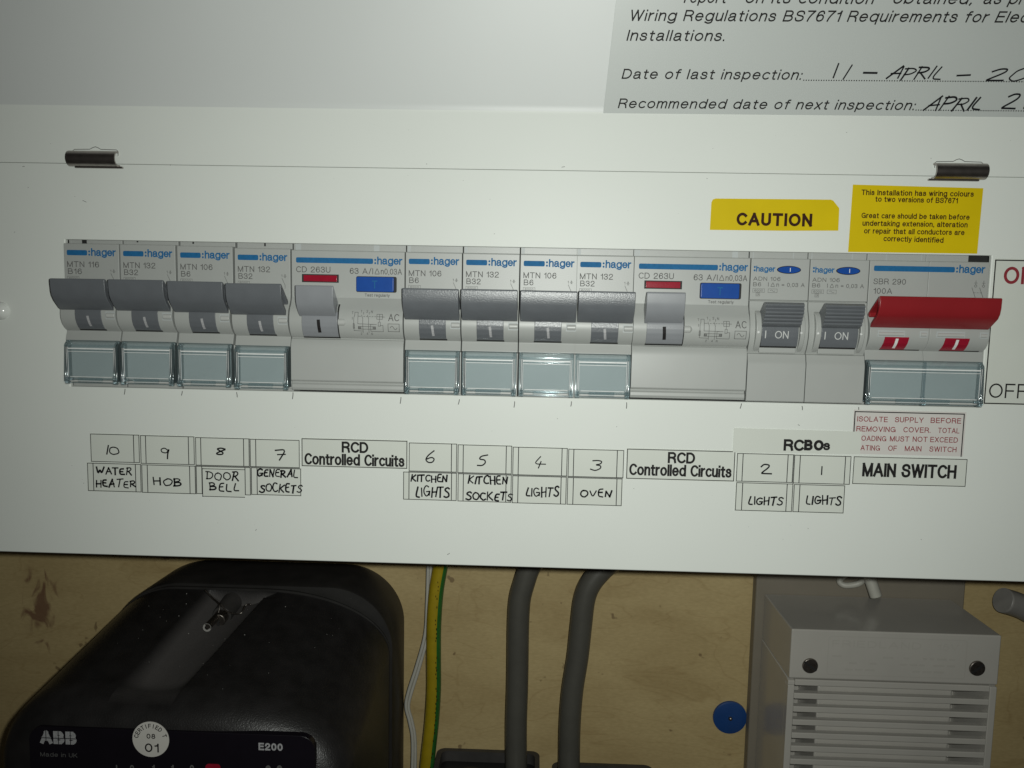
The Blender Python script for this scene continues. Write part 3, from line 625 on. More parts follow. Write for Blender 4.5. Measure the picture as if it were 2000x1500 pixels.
# ---------------------------------------------------- two combined devices with ribbed levers
RIB = [(3.0, 23.0)]
for q in range(6):
    z = 24.0 + q * 1.05; h = 5.4 + min(q, 3) * .55
    RIB += [(h, z), (h + .35, z + .35), (h + .35, z + .75), (h, z + 1.0)]
RIB += [(6.6, 30.55), (5.8, 30.6), (1.0, 27.6), (.6, 25)]
for idx, where in ((12, 'next to the blue square button'), (13, 'next to the red bar')):
    x0 = LEFT[idx]; w1 = LEFT[idx + 1] - x0 - .25; k = w1 / 17.35; x00 = x0
    t = empty('combined_breaker', x0, 0, 0, 'narrow breaker with ribbed ON lever and blue oval, ' + where, 'breaker', 'combined breakers with ribbed levers')
    bm = bmesh.new(); prism(bm, RCBB, 0, w1); obj('body', bm, 'body', t, bevel=.2)
    CH = [(3.7 * math.sin(math.pi * min(1, max(0, (q / 12) ** .9))) ** .6 + .4, 28.2 - 12.6 * q / 12) for q in range(13)]
    for a, b in ((1.5, 3.2), (14.6, 16.0)):
        bm = bmesh.new(); prism(bm, CH + [(-.5, 15.6), (-.5, 28.2)], a * k, b * k); obj('cheek', bm, 'body', t, bevel=.3, seg=3)
    bm = bmesh.new(); prism(bm, RIB, 3.0, 14.3); lv = obj('lever', bm, 'dark_lever', t, bevel=.1)
    bm = bmesh.new(); prism(bm, strap(RCBB, 1.0, 17.4, 24.5), 3.3, 14.2); st = obj('lever_stem', bm, 'dark_lever', t, bevel=.15)
    fs = on(RCBB, 1.08); bm = bmesh.new(); text(bm, 'ON', 7.2, 19.8, 2.25, 4.0, fs, weight=.11); seg(bm, (4.4, 22.0), (4.4, 19.9), .3, fs, 4); obj('lever_letters', bm, 'soft_print', st)
    bm = bmesh.new(); prism(bm, strap(RCBB, .1, 16.9, 17.45, 2, .8), 3.2, 14.3); obj('lever_slot', bm, 'shadow_gap', t)
    bm = bmesh.new(); prism(bm, [(0, 15.3), (1.6, 15.4), (1.3, 16.9), (0, 16.9)], 3.3, 14.2); obj('lever_sill', bm, 'body', t, bevel=.15)
    bm = bmesh.new(); cyl(bm, (2.2, -4.0, 21.6), (2.2, -4.35, 21.6), .45, 12, .2); cyl(bm, (14.9, -4.0, 21.6), (14.9, -4.35, 21.6), .4, 12, .2); obj('pivot_pin', bm, 'white_print', t, smooth=True)
    fn = on(RCBB)
    lens = [(7.7 + 7.2 * (.5 - .5 * math.cos(math.pi * q / 14)), 40.4 + 1.2 * math.sin(math.pi * q / 14)) for q in range(15)]
    lens += [(a, 80.8 - b) for a, b in lens[-2:0:-1]]
    bm = bmesh.new(); slab(bm, lens, .2, -.38); bz = obj('button_well', bm, 'black_print', t)
    bm = bmesh.new(); slab(bm, [(11.3 + (a - 11.3) * .93, 40.4 + (b - 40.4) * .86) for a, b in lens], .2, -.62); ob_ = obj('test_button', bm, 'blue_button', bz, bevel=.15)
    bm = bmesh.new(); seg(bm, (11.6, 39.9), (11.6, 40.9), .2, flat(.66)); obj('button_mark', bm, 'white_print', bz)
    bm = bmesh.new(); hager(bm, 0, .55, 7.2, 39.7, 1.75, fn, False); obj('brand_print', bm, 'blue_print', t)
    bm = bmesh.new(); text(bm, 'ADN 106', .8, 37.0, 1.2, 8.1, fn); text(bm, 'B6', .8, 35.3, 1.2, 2.4, fn); text(bm, 'I', 5.3, 35.3, 1.2, .2, fn)
    ribbon(bm, [(6.1, 35.3), (6.7, 36.5), (7.3, 35.3)], .15, fn, True); text(bm, 'n = 0,03 A', 7.8, 35.3, 1.2, 8.4, fn)
    fine_box(bm, .8, 4.3, 33.5, 34.6, fn, '6000'); fine_box(bm, 1.8, 2.9, 32.4, 33.4, fn, '3'); frame(bm, 5.4, 8.1, 33.5, 34.6, .09, fn)
    ribbon(bm, [(6.0 + q * .15, 34.05 + .25 * math.sin(q * math.pi / 5)) for q in range(11)], .1, fn)
    obj('type_print', bm, 'grey_print', t)
    for xs in (.9, 13.0): shoulder(t, xs, xs + .22, 'insert', 'mould_line')

# ---------------------------------------------------- the main switch
x0 = LEFT[14]; w2 = LEFT[16] - x0
t = empty('main_switch', x0, 0, 0, 'double width main switch with one broad red lever bar, beside the ON OFF sign', 'switch')
for a, b in ((0, 17.5), (17.55, w2)):
    bm = bmesh.new(); prism(bm, BODY, a, b); obj('body', bm, 'body', t, bevel=.2)
HL = [(3.4, 23.6), (8.0, 26.8), (8.9, 28.2), (9.3, 30), (9.4, 32.6), (9.2, 33.0), (8.7, 33.0), (1.4, 28.1), (1.0, 27.3), (2.2, 26.6), (2.7, 27.2), (2.3, 28.0), (7.9, 31.8), (8.2, 30.6), (8.0, 28.8), (7.2, 27.5), (3.4, 24.9)]
bm = bmesh.new(); prism(bm, HL, -.15, 34.75); lv = obj('lever', bm, 'red_lever', t, bevel=.3)
for v in lv.data.vertices:                      # the bar's lower edge is cut back at its left end
    if v.co.x < 0 and v.co.z < .0262: v.co.x -= .0012 * 0
for a in (3.9, 21.7):
    bm = bmesh.new()
    zz = [20.95 - 3.85 * q / 8 for q in range(9)]
    ra = [bm.verts.new((a + .35 * 0 - .0 * q - (q / 8) ** 1.5 * .3 + .6, -hof(BODY, z) - .25, z)) for q, z in enumerate(zz)]
    rb = [bm.verts.new((a + 7.7 - (q / 8) ** 1.5 * .3, -hof(BODY, z) - .25, z)) for q, z in enumerate(zz)]
    rc = [bm.verts.new((v.co.x, v.co.y + 1.1, v.co.z)) for v in ra]; rd = [bm.verts.new((v.co.x, v.co.y + 1.1, v.co.z)) for v in rb]
    for q in range(8):
        bm.faces.new((ra[q], ra[q + 1], rb[q + 1], rb[q])); bm.faces.new((ra[q], ra[q + 1], rc[q + 1], rc[q])); bm.faces.new((rb[q], rb[q + 1], rd[q + 1], rd[q]))
    bm.faces.new((ra[8], rb[8], rd[8], rc[8])); bm.faces.new((ra[0], rb[0], rd[0], rc[0]))
    st = obj('lever_stem', bm, 'red_gloss', t)
    bm = bmesh.new(); seg(bm, (a + 4.2, 20.2), (a + 4.1, 17.8), .85, on(BODY, .3), 5); obj('on_mark', bm, 'white_print', st)
    bm = bmesh.new(); prism(bm, strap(BODY, .06, 16.85, 17.15, 2, .8), a + .3, a + 12.2); obj('lever_slot', bm, 'shadow_gap', t)
for a, b in ((2.2, 10.3), (14.6, 16.9), (19.5, 27.9), (32.2, 34.7)):
    bm = bmesh.new(); prism(bm, [(2.5, 20.95), (3.45, 20.95), (3.56, 21.4), (3.56, 22.4), (3.5, 22.9), (2.5, 22.9)], a, b); tw = obj('tie_window', bm, 'insert', t)
    bm = bmesh.new(); cyl(bm, (a + .3, -3.25, 21.85), (b - .3, -3.25, 21.85), .66, 16); obj('tie_pin', bm, 'pin', tw, smooth=True)
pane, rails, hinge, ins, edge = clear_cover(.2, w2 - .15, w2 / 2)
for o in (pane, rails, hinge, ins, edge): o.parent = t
fn = on(BODY)
bm = bmesh.new(); hager(bm, 1.2, 25.1, 34.0, 40.4, 2.4, fn); obj('brand_print', bm, 'blue_print', t)
bm = bmesh.new(); text(bm, 'SBR 290', 1.3, 36.6, 1.7, 9.6, fn); text(bm, '100A', 1.5, 33.75, 1.7, 5.5, fn)
for a in (31.6, 33.9):
    seg(bm, (a, 38.2), (a, 36.9), .14, fn); ribbon(bm, ellipse(a, 36.6, .35, .35, 12), .13, fn, True); seg(bm, (a - 1.1, 36.1), (a + .1, 33.2), .14, fn)
    seg(bm, (a - .5, 38.2 - .7), (a + .5, 38.2 - .7), .1, fn)
for q in range(3): seg(bm, (31.2 + q * .9, 34.6), (31.7 + q * .9, 34.6), .12, fn)
obj('type_print', bm, 'grey_print', t)
shoulder(t, w2 - 5.2, w2 + .4, 'shadow_gap', 'terminal_slot', 43.3, 46)
for xs in (5.5, 16.0): shoulder(t, xs, xs + .2, 'insert', 'mould_line')

# ------------------------------------------------------------------ stickers on the cover
def sticker(name, pts, m, label, cat, y=-.10, group=None, edge=True):
    cx = sum(p[0] for p in pts) / len(pts); cz = min(p[1] for p in pts)
    t = empty(name, cx, 0, cz, label, cat, group)
    bm = bmesh.new(); slab(bm, pts, -.005, y); obj('paper', bm, m, t, org=(cx, 0, cz))
    t['_o'] = (cx, 0, cz); return t
def ink(t, name, m, fill):
    bm = bmesh.new(); fill(bm); o = tuple(t['_o']); return obj(name, bm, m, t, org=o)
def X(px, py=890): return at(px, py).x
def pbox(x0, y0, x1, y1):
    a, b = at(x0, (y0 + y1) / 2), at(x1, (y0 + y1) / 2); zt = at((x0 + x1) / 2, y0).z; zb = at((x0 + x1) / 2, y1).z
    return a.x, zb, b.x, zt
LN = .2
def grid_label(name_, words, outer_l, inner_l, inner_r, outer_r, z1, z0, label, group, num=True, open_r=False, open_l=False):
    py = 875 if num else 935
    a, b, c, d = (X(v, py) for v in (outer_l, inner_l, inner_r, outer_r))
    t = sticker('paper_label', [(a - .25, z0 - .25), (d + .25, z0 - .25), (d + .25, z1 + .25), (a - .25, z1 + .25)], 'paper', label, 'label', group=group)
    fn = flat(.12)
    def lines(bm):
        frame(bm, a, d, z0, z1, LN, fn)
        if b - a > .5: seg(bm, (b, z0), (b, z1), LN * 1.25, fn)
        if d - c > .5: seg(bm, (c, z0), (c, z1), LN * 1.25, fn)
    ink(t, 'printed_grid', 'ink', lines)
    def write(bm):
        for s, x0_, y0_, x1_, y1_ in words:
            xx0, zz0, xx1, zz1 = pbox(x0_, y0_, x1_, y1_)
            hand(bm, s, xx0, zz0, xx1, zz1, .5 if not num else .44, flat(.14), slant=.04)
    ink(t, 'handwriting', 'ink', write)
    return t
NUM = [('10', 178, 178, 261.5, 272, -15.1, -23.9, (207, 869, 233, 887)), ('9', 275.3, 285, 368.4, 379.3, -15.2, -24.1, (314, 872, 331, 894)),
       ('8', 382.6, 392.5, 476, 486.5, -15.4, -24.2, (420.5, 874, 438.6, 889)), ('7', 489, 499.7, 584, 584.5, -15.5, -24.2, (536, 877, 557, 899)),
       ('6', 799.5, 799.5, 882, 892, -15.4, -24.3, (831, 880.6, 848.5, 903.5)), ('5', 895, 905, 989, 999.5, -15.6, -24.4, (930.5, 886, 949, 909)),
       ('4', 1002.5, 1013, 1098, 1108, -15.9, -24.6, (1041, 891, 1063.6, 915)), ('3', 1111, 1121, 1206, 1218.5, -16.1, -24.7, (1154, 896, 1172.7, 918)),
       ('2', 1441, 1452, 1540, 1550.5, -16.1, -24.8, (1485.5, 906.7, 1506.5, 927)), ('1', 1553, 1564, 1652.5, 1663, -16.2, -24.9, (1604.5, 909.5, 1606.5, 927))]
NWORD = dict(zip('1 2 3 4 5 6 7 8 9 10'.split(), 'one two three four five six seven eight nine ten'.split()))
for s, a, b, c, d, z1, z0, wp in NUM:
    grid_label('', [(s, *wp)], a, b, c, d, z1, z0, 'small white paper label with the handwritten number %s in a printed box' % NWORD[s], 'number labels under the breakers')
NAME = [('WATER HEATER, under the number ten', [('WATER', 189, 914, 257, 927), ('HEATER', 188, 937, 265, 951)], 172.3, 183, 265.4, 275.3, -24.5, -33.4),
        ('HOB, under the number nine', [('HOB', 300, 932, 354.5, 948)], 278, 288.5, 371, 381.6, -24.6, -33.5),
        ('DOOR BELL, under the number eight', [], 384, 394.8, 479, 489, -24.6, -33.4),
        ('GENERAL SOCKETS, under the number seven', [('GENERAL', 502, 916, 581, 931), ('SOCKETS', 508, 945, 589, 961)], 491.5, 502.4, 587, 587.5, -24.6, -33.2),
        ('KITCHEN LIGHTS, under the number six', [('KITCHEN', 803, 927, 873, 941), ('LIGHTS', 811.6, 951, 877.5, 970)], 788.5, 799, 882, 891.5, -24.7, -33.4),
        ('KITCHEN SOCKETS, under the number five', [('KITCHEN', 914.6, 930, 990.6, 945), ('SOCKETS', 911, 962.4, 1000, 977)], 895, 905, 988.5, 998.5, -24.8, -33.5),
        ('LIGHTS, under the number four', [('LIGHTS', 1027, 951, 1091, 969)], 1001.5, 1012, 1096, 1106, -25.0, -33.6),
        ('OVEN, under the number three', [('OVEN', 1134, 956.6, 1193, 970.5)], 1109, 1120, 1205, 1215, -25.1, -33.6),
        ('LIGHTS, under the number two', [('LIGHTS', 1461, 971, 1527.5, 986)], 1439, 1451, 1538, 1549, -25.3, -34.0),
        ('LIGHTS, under the number one', [('LIGHTS', 1574, 969, 1642, 985)], 1552, 1563, 1650, 1650.5, -25.4, -34.0)]
for lab, words, a, b, c, d, z1, z0 in NAME:
    t = grid_label('', words, a, b, c, d, z1, z0, 'white paper label handwritten %s' % lab, 'circuit name labels', num=False)
    if lab.startswith('DOOR'):
        xa, xb = X(395.5, 940), X(478.5, 940)
        bm = bmesh.new(); slab(bm, [(xa, -34.3), (xb, -34.3), (xb, -25.2), (xa, -25.2)], -.13, -.24); pt = obj('pasted_patch', bm, 'paper', t, org=tuple(t['_o']))
        def lines(bm):
            for p, q in (((xa, -25.3), (xb, -25.3)), ((xa, -34.2), (xb, -34.2)), ((xa + .1, -34.3), (xa + .1, -25.2))): seg(bm, p, q, LN, flat(.26))
            for s, *wp in (('DOOR', 404, 920, 466, 937), ('BELL', 411, 943, 466, 958)):
                q = pbox(*wp); hand(bm, s, q[0], q[1], q[2], q[3], .48, flat(.28))
        ink(t, 'patch_writing', 'ink', lines)
for a, b, w in ((588.5, 796.5, 'beside the label numbered seven'), (1223.5, 1436, 'beside the label numbered three')):
    xa, xb = X(a, 885), X(b, 905); z1, z0 = (-14.9, -23.5) if a < 900 else (-15.6, -24.8)
    t = sticker('paper_label', [(xa, z0 - .3), (xb, z0 - .3), (xb, z1 + .3), (xa, z1 + .3)], 'paper', 'white label printed RCD Controlled Circuits in bold, %s' % w, 'label', -.14, 'RCD labels')
    def fill(bm):
        frame(bm, xa + .3, xb - .3, z0, z1, LN * 1.2, flat(.16)); xm = (xa + xb) / 2
        text(bm, 'RCD', xm + .2, z1 - 4.1, 3.5, 8.4, flat(.16), bold=.017, align='c', space=.5)
        text(bm, 'Controlled Circuits', xm, z1 - 8.2, 3.75, xb - xa - 2.0, flat(.16), bold=.0165, align='c', space=.55)
    ink(t, 'printed_text', 'black_print', fill)
# isolate notice, then the RCBOs strip pasted over its left edge, then the main switch label
xa, xb, z1, z0 = 244.7, 277.6, -2.2, -15.2
t = sticker('warning_label', [(xa - .4, z0 - .1), (xb + .6, z0 - .1), (xb + .6, z1 + .6), (xa - .4, z1 + .6)], 'pink_paper', 'pinkish label in red capitals on isolating the supply, under the main switch', 'label')
ink(t, 'printed_border', 'black_print', lambda bm: [seg(bm, *p, .32, flat(.12)) for p in (((xa, z1), (xb, z1)), ((xa, z0), (xa, z1)), ((xb, z0 - .1), (xb, z1)))])
def fill(bm):
    for row, words in enumerate(((('ISOLATE', 1068, 1233), ('SUPPLY', 1278, 1432), ('BEFORE', 1477, 1642)), (('REMOVING', 1063, 1280), ('COVER.', 1325, 1475), ('TOTAL', 1518, 1637)),
                                 (('LOADING', 1070, 1232), ('MUST', 1250, 1360), ('NOT', 1377, 1462), ('EXCEED', 1475, 1632)), (('RATING', 1062, 1200), ('OF', 1240, 1295), ('MAIN', 1333, 1432), ('SWITCH', 1470, 1628)))):
        for s, a, b in words:
            qa = at(1300 + a / 2.857, 780 + (123, 178, 230, 283)[row] / 2.857 + (a - 1068) / 600 * 4.2); qb = at(1300 + b / 2.857, 850)
            text(bm, s, qa.x, qa.z, 1.62, qb.x - qa.x, flat(.12), bold=.004)
ink(t, 'printed_text', 'red_print', fill)
xa, zb, xb, zt = pbox(1432, 838, 1681, 885)
t = sticker('paper_label', [(xa, -15.75), (xb, -15.4), (xb, -8.4), (xa, -8.2)], 'paper', 'plain white strip lettered RCBOs, partly pasted over the red isolating notice', 'label', -.22)
def fill(bm):
    p = at(1529.5, 880); text(bm, 'RC', p.x, p.z, 3.55, 6.1, flat(.24), bold=.02, space=.3)
    p = at(1572, 880); text(bm, 'BO', p.x - .4, p.z + .1, 3.3, 5.9, flat(.25), bold=.032); p = at(1607, 879); text(bm, 's', p.x, p.z, 2.9, 2.0, flat(.24), bold=.02)
ink(t, 'lettering', 'black_print', fill)
xa, xb, z1, z0 = 245.3, 279.5, -16.2, -24.6
t = sticker('paper_label', [(xa - .2, z0 - .2), (xb + .2, z0 - .2), (xb + .2, z1 + .2), (xa - .2, z1 + .2)], 'paper', 'white label printed MAIN SWITCH in bold capitals inside a border', 'label', -.12)
def fill(bm):
    frame(bm, xa, xb, z0, z1, .2, flat(.14)); text(bm, 'MAIN SWITCH', 248.0, -22.3, 4.3, 28.6, flat(.14), bold=.017, space=.55)
ink(t, 'printed_text', 'black_print', fill)
# ON / OFF sign beside the main switch
xa, z1, z0 = 283.3, 44.4, 1.3
t = sticker('switch_sign', [(xa - .3, z0 - .4), (xa + 26, z0 - .4), (xa + 26, z1 + .5), (xa - .3, z1 + .5)], 'paper', 'white sign with a black border reading ON in red and OFF in black', 'sign', -.10)
ink(t, 'printed_border', 'black_print', lambda bm: [seg(bm, *p, .36, flat(.12)) for p in (((xa, z0), (xa, z1)), ((xa, z1), (xa + 25.6, z1)), ((xa, z0), (xa + 25.6, z0)))])
ink(t, 'on_lettering', 'red_print', lambda bm: text(bm, 'ON', 286.0, 37.4, 5.1, 8.9, flat(.12), bold=.012))
ink(t, 'off_lettering', 'black_print', lambda bm: text(bm, 'OFF', 284.4, 3.0, 4.4, 11.4, flat(.12), weight=.1))
# yellow stickers
t = sticker('caution_sticker', [(198.1, 51.9), (198.2, 60.0), (198.6, 60.9), (199.4, 61.2), (216, 61.3), (233.6, 61.4), (234.3, 61.1), (236.2, 58.9), (236.3, 52.3), (220, 52.0)], 'yellow_paper', 'yellow sticker with clipped corners reading CAUTION', 'sticker')
ink(t, 'printed_text', 'brown_print', lambda bm: text(bm, 'CAUTION', 205.9, 53.35, 3.75, 22.4, flat(.12), bold=.021))
t = sticker('wiring_sticker', [(239.6, 46.05), (277.7, 46.2), (278.0, 65.4), (239.8, 65.9)], 'yellow_paper', 'square yellow sticker with six lines on wiring colours', 'sticker')
def fill(bm):
    for s, px0, px1, py in (('This Installation has wiring colours', 1682, 1901, 381), ('to two versions of BS7671', 1709, 1870, 394), ('Great care should be taken before', 1682, 1893, 426),
                            ('undertaking extension, alteration', 1684, 1889, 441), ('or repair that all conductors are', 1687, 1883, 456), ('correctly identified', 1725, 1842, 471)):
        a = at(px0, py); b = at(px1, py + 3.5); text(bm, s, a.x, a.z, 1.6, b.x - a.x, flat(.12), bold=.012, space=.8, slope=(b.z - a.z) / (b.x - a.x))
ink(t, 'printed_text', 'brown_print', fill)
# inspection card on the flap
t = empty('inspection_card', 230, door(0, 0).y, door(0, 0).z, 'large pale card with italic print and handwritten inspection dates, on the open flap', 'card')
to = (230, door(0, 0).y, door(0, 0).z)
def dslab(bm, pts, l0, l1):
    a = [bm.verts.new(door(x, s, l0)) for x, s in pts]; b = [bm.verts.new(door(x, s, l1)) for x, s in pts]; n = len(pts)
    for i in range(n): bm.faces.new((a[i], a[(i + 1) % n], b[(i + 1) % n], b[i]))
    bm.faces.new(a); bm.faces.new(b[::-1])
bm = bmesh.new(); dslab(bm, [(165.0, -.75), (325, -.3), (325, 82), (169.5, 82)], .30, .42); obj('paper', bm, 'card', t, org=to)
dfn = lambda x, s: door(x, s, .45)
bm = bmesh.new()
text(bm, 'Recommended date of next inspection:', 169.2, .75, 2.75, 86.4, dfn, shear=.2, slope=.005, space=1.02, weight=.13)
text(bm, 'Date of last inspection:', 169.7, 9.0, 2.75, 51.6, dfn, shear=.2, slope=.005, space=1.02, weight=.13)
text(bm, 'Installations.', 170.3, 19.3, 2.85, 27.6, dfn, shear=.2, slope=.005, weight=.13)
text(bm, 'Wiring Regulations BS7671 Requirements for Electrical', 170.6, 24.5, 2.85, 121.0, dfn, shear=.2, slope=.004, weight=.13)
text(bm, 'report', 185.4, 29.2, 2.9, 11.5, dfn, shear=.2, weight=.13); text(bm, 'on its condition', 202.2, 29.25, 2.9, 35, dfn, shear=.2, weight=.13); text(bm, 'obtained,', 242.5, 29.4, 2.9, 21.5, dfn, shear=.2, weight=.13); text(bm, 'as prescribed', 267.0, 29.5, 2.9, 30, dfn, shear=.2, weight=.13)
for x_, n_, s_ in ((222.3, 96, 9.2), (256.4, 70, 1.25)):
    for q in range(n_): bm.faces.new([bm.verts.new(dfn(a, b)) for a, b in ellipse(x_ + q * .72, s_ + q * .72 * .004, .2, .2, 6)])
obj('printed_text', bm, 'black_print', t, org=to)
bm = bmesh.new(); hfn = lambda x, s: door(x, s, .48)
hand(bm, '11', 230.3, 9.8, 233.6, 14.3, .52, hfn, gap=.55, slant=.22); hand(bm, '-', 238.6, 9.9, 242.4, 13, .52, hfn)
hand(bm, 'APRIL', 245.6, 9.8, 261.0, 13.3, .52, hfn, slant=.3, gap=.1); hand(bm, '-', 265.5, 9.8, 269.2, 12.9, .52, hfn)
hand(bm, '2019', 273.4, 9.7, 292.0, 13.6, .52, hfn, slant=.3, gap=.14)
hand(bm, 'APRIL', 258.6, 1.5, 274.6, 5.4, .52, hfn, slant=.3, gap=.1); hand(bm, '20', 280.3, 1.6, 290.5, 5.6, .52, hfn, slant=.3)
obj('handwriting', bm, 'ink', t, org=to)

# ------------------------------------------------------------------ the electricity meter
mo = (30, WALL, -230)
t = empty('electricity_meter', *mo, 'black plastic electricity meter with rounded shoulders and a round white seal', 'meter')
def msec(y, xl, xr, zt, r, zb=-235, rx=None, rz=None):
    rx = rx or r; rz = rz or r
    pts = [(xr, y, zb), (xr, y, (zb + zt - rz) / 2)]
    pts += [(xr - rx + rx * math.cos(math.radians(a)), y, zt - rz + rz * math.sin(math.radians(a))) for a in [90 * k / 20 for k in range(21)]]
    n = 110; xa, xb = xr - rx, xl + r
    pts += [(xa + (xb - xa) * k / n, y, zt) for k in range(1, n)]
    pts += [(xl + r - r * math.sin(math.radians(a)), y, zt - r + r * math.cos(math.radians(a))) for a in [90 * k / 14 for k in range(15)]]
    pts += [(xl, y, (zb + zt - r) / 2), (xl, y, zb)]
    return pts
def lerp_secs(a, b, n): return [tuple(a[i] + (b[i] - a[i]) * k / n for i in range(5)) for k in range(n)]
def loft(bm, secs, cut=None, cap=True, **kw):
    rows = []
    for s_ in secs: rows.append([bm.verts.new(cut(Vector(p)) if cut else p) for p in msec(*s_, **kw)])
    for a, b in zip(rows, rows[1:]):
        for k in range(len(a) - 1): bm.faces.new((a[k], a[k + 1], b[k + 1], b[k]))
    if cap: bm.faces.new(rows[-1]); bm.faces.new(rows[0][::-1])
bm = bmesh.new(); loft(bm, [(110, -35, 88.2, -92.6, 34), (82, -36, 88.4, -92.6, 34), (80.5, -35.5, 88, -93.2, 33)], rx=27, rz=27); base = obj('base', bm, 'meter_base', t, smooth=True, org=mo)
bm = bmesh.new(); loft(bm, [(80, -34, 86.9, -94.2, 32), (79, -33.8, 86.8, -94.5, 31.6), (78.6, -34.8, 87.7, -93.6, 32.2), (77.6, -35, 87.8, -93.7, 32)], rx=52, rz=27); obj('rim', bm, 'meter_base', t, smooth=True, org=mo)
def cut(p):                      # the sloping channel that holds the sealing screw
    y = p.y; f = (77 - y) / 60; xc = 22.5 - 10.5 * f; w = 13.5 - 2 * f
    u = (p.x - xc) / w
    if abs(u) < 1 and p.z > -118 and 17 < y < 77.5:
        end = max(0., 1 - max(0, (27 - y) / 10) ** 2)
        sh = math.sqrt(max(0, 1 - u * u)) if u > 0 else (1 - u * u) ** 1.2
        p.z -= 6.2 * sh * end * (.45 + .55 * (y - 15) / 62)
    return p
A, B = (77.5, -35, 87.4, -94.6, 31), (21, -39, 85.2, -109.0, 25)
secs = [(77.8, -34.6, 87.0, -95.2, 31)] + lerp_secs(A, B, 80) + [B, (17.5, -39, 84.8, -110.6, 24), (14.5, -37.6, 84.0, -112.8, 23), (12, -35, 82.4, -115.2, 21), (10.4, -31.5, 80, -118, 18), (9.6, -28.8, 77.4, -121, 17)]
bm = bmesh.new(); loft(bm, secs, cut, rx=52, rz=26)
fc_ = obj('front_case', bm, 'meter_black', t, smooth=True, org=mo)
da = fc_.data.attributes.new('dust_and_light', 'FLOAT', 'POINT')
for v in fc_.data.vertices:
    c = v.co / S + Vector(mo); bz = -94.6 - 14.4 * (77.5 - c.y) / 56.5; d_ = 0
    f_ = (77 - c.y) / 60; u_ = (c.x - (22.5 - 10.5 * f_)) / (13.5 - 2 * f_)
    if 17.5 < c.y < 77.6 and abs(u_) < 1: d_ = min(1, max(0, (bz - c.z) / 2.6)) * .75  # channel floor painted lighter, as dust and as if lit
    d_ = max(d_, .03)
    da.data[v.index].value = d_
bm = bmesh.new(); slab(bm, rrect(-24.5, 74.5, -200, -118.8, 5), 12, 9.25); fp = obj('display_panel', bm, 'meter_panel', t, bevel=.2, org=mo)
def fpl(name, m, fill):
    bm = bmesh.new(); fill(bm); return obj(name, bm, m, fp, org=mo)
YF = -9.15
ff = flat(YF)
def mpx(px, py): p = at(px, py, 9.15); return p.x, p.z
def fill(bm):
    x, z = mpx(79, 1452); x2, _ = mpx(149, 1452); text(bm, 'ABB', x, z, 4.5, x2 - x, ff, weight=.27)
    pass
fpl('maker_lettering', 'pale_print', fill)
def fill(bm):
    x, z = mpx(505, 1465); x2, _ = mpx(552, 1465); text(bm, 'E200', x, z, 2.6, x2 - x, ff, bold=.02)
fpl('model_lettering', 'pale_print', fill)
def fill(bm):
    x, z = mpx(79, 1452); x2, _ = mpx(150, 1452); f2 = flat(YF + .03)
    seg(bm, (x - .3, z + 2.1), (x2 + .3, z + 2.1), .28, f2)
    for q in (.16, .5, .83): seg(bm, (x + (x2 - x) * q, z - .2), (x + (x2 - x) * q, z + 4.8), .26, f2)
fpl('lettering_cuts', 'meter_panel', fill)
def fill(bm):
    x, z = mpx(79, 1477); x2, _ = mpx(151, 1477); text(bm, 'Made in UK', x, z, 1.5, x2 - x, ff)
    for px, s in ((228, '|'), (258, '0'), (300, '1'), (337, '1'), (375, '0')):
        x, z = mpx(px, 1507); text(bm, s, x, z, 2.4, None, ff, align='c', bold=.02)
    for px in (524, 546):
        x, z = mpx(px, 1512); text(bm, '0', x, z, 3.2, None, ff, align='c', bold=.03)
fpl('small_print', 'grey_print', fill)
x, z = mpx(416, 1503); fpl('red_dial_window', 'red_gloss', lambda bm: slab(bm, rrect(x - 2.6, x + 2.6, z - 6, z + 2.0, 1.2), 10, 9.12))
cx, cz = mpx(294.5, 1444); R_ = 6.35
seal = empty('certification_seal', cx, 9.25, cz - R_, 'round white paper seal reading CERTIFIED 08 01 on the black meter', 'sticker')
so = (cx, 9.25, cz - R_)
bm = bmesh.new(); slab(bm, ellipse(cx, cz, R_, R_, 44), 9.25, 9.12); obj('paper', bm, 'white_sticker', seal, org=so)
bm = bmesh.new(); f3 = flat(-9.08)
for q, ch in enumerate('CERTIFIED T'):
    if ch == ' ': continue
    a = math.radians(166 - q * 14.6); text(bm, ch, cx + 4.35 * math.cos(a), cz - .3 + 4.35 * math.sin(a), 1.55, None, f3, rot=a - math.pi / 2, align='c', bold=.012)
text(bm, '08', cx + .1, cz + .25, 1.75, 3.0, f3, align='c', bold=.012); text(bm, '01', cx + .3, cz - 4.6, 3.1, 4.8, f3, align='c', bold=.008)
obj('printed_text', bm, 'black_print', seal, org=so)
# sealing screw, wire and ferrule in the channel
bm = bmesh.new(); cyl(bm, (20.3, 78, -99.6), (20.3, 66, -101.2), 4.3, 28, 3.9); ssc = obj('screw_boss', bm, 'meter_groove', t, bevel=.4, org=mo)
bm = bmesh.new(); cyl(bm, (20.3, 67, -101.0), (20.3, 62.5, -101.7), 3.0, 24, 2.8); obj('sealing_screw', bm, 'dark_steel', ssc, bevel=.4, org=mo)
bm = bmesh.new(); box(bm, 19.9, 20.7, 62.2, 63.4, -104.3, -99.2); obj('screw_slot', bm, 'shadow_gap', ssc, org=mo)
fc = at(404, 1226, 56)
bm = bmesh.new(); cyl(bm, (fc.x + 1.2, 63, fc.z + 1.6), (fc.x, 56.2, fc.z), 1.5, 20); ferr = obj('seal_ferrule', bm, 'dark_steel', t, smooth=True, org=mo)
bm = bmesh.new(); ribbon(bm, ellipse(fc.x, fc.z, 1.3, 1.3, 24), .75, lambda x, z: (x, 56.1, z), True); obj('ferrule_ring', bm, 'lint', ferr, org=(0, 0, 0))
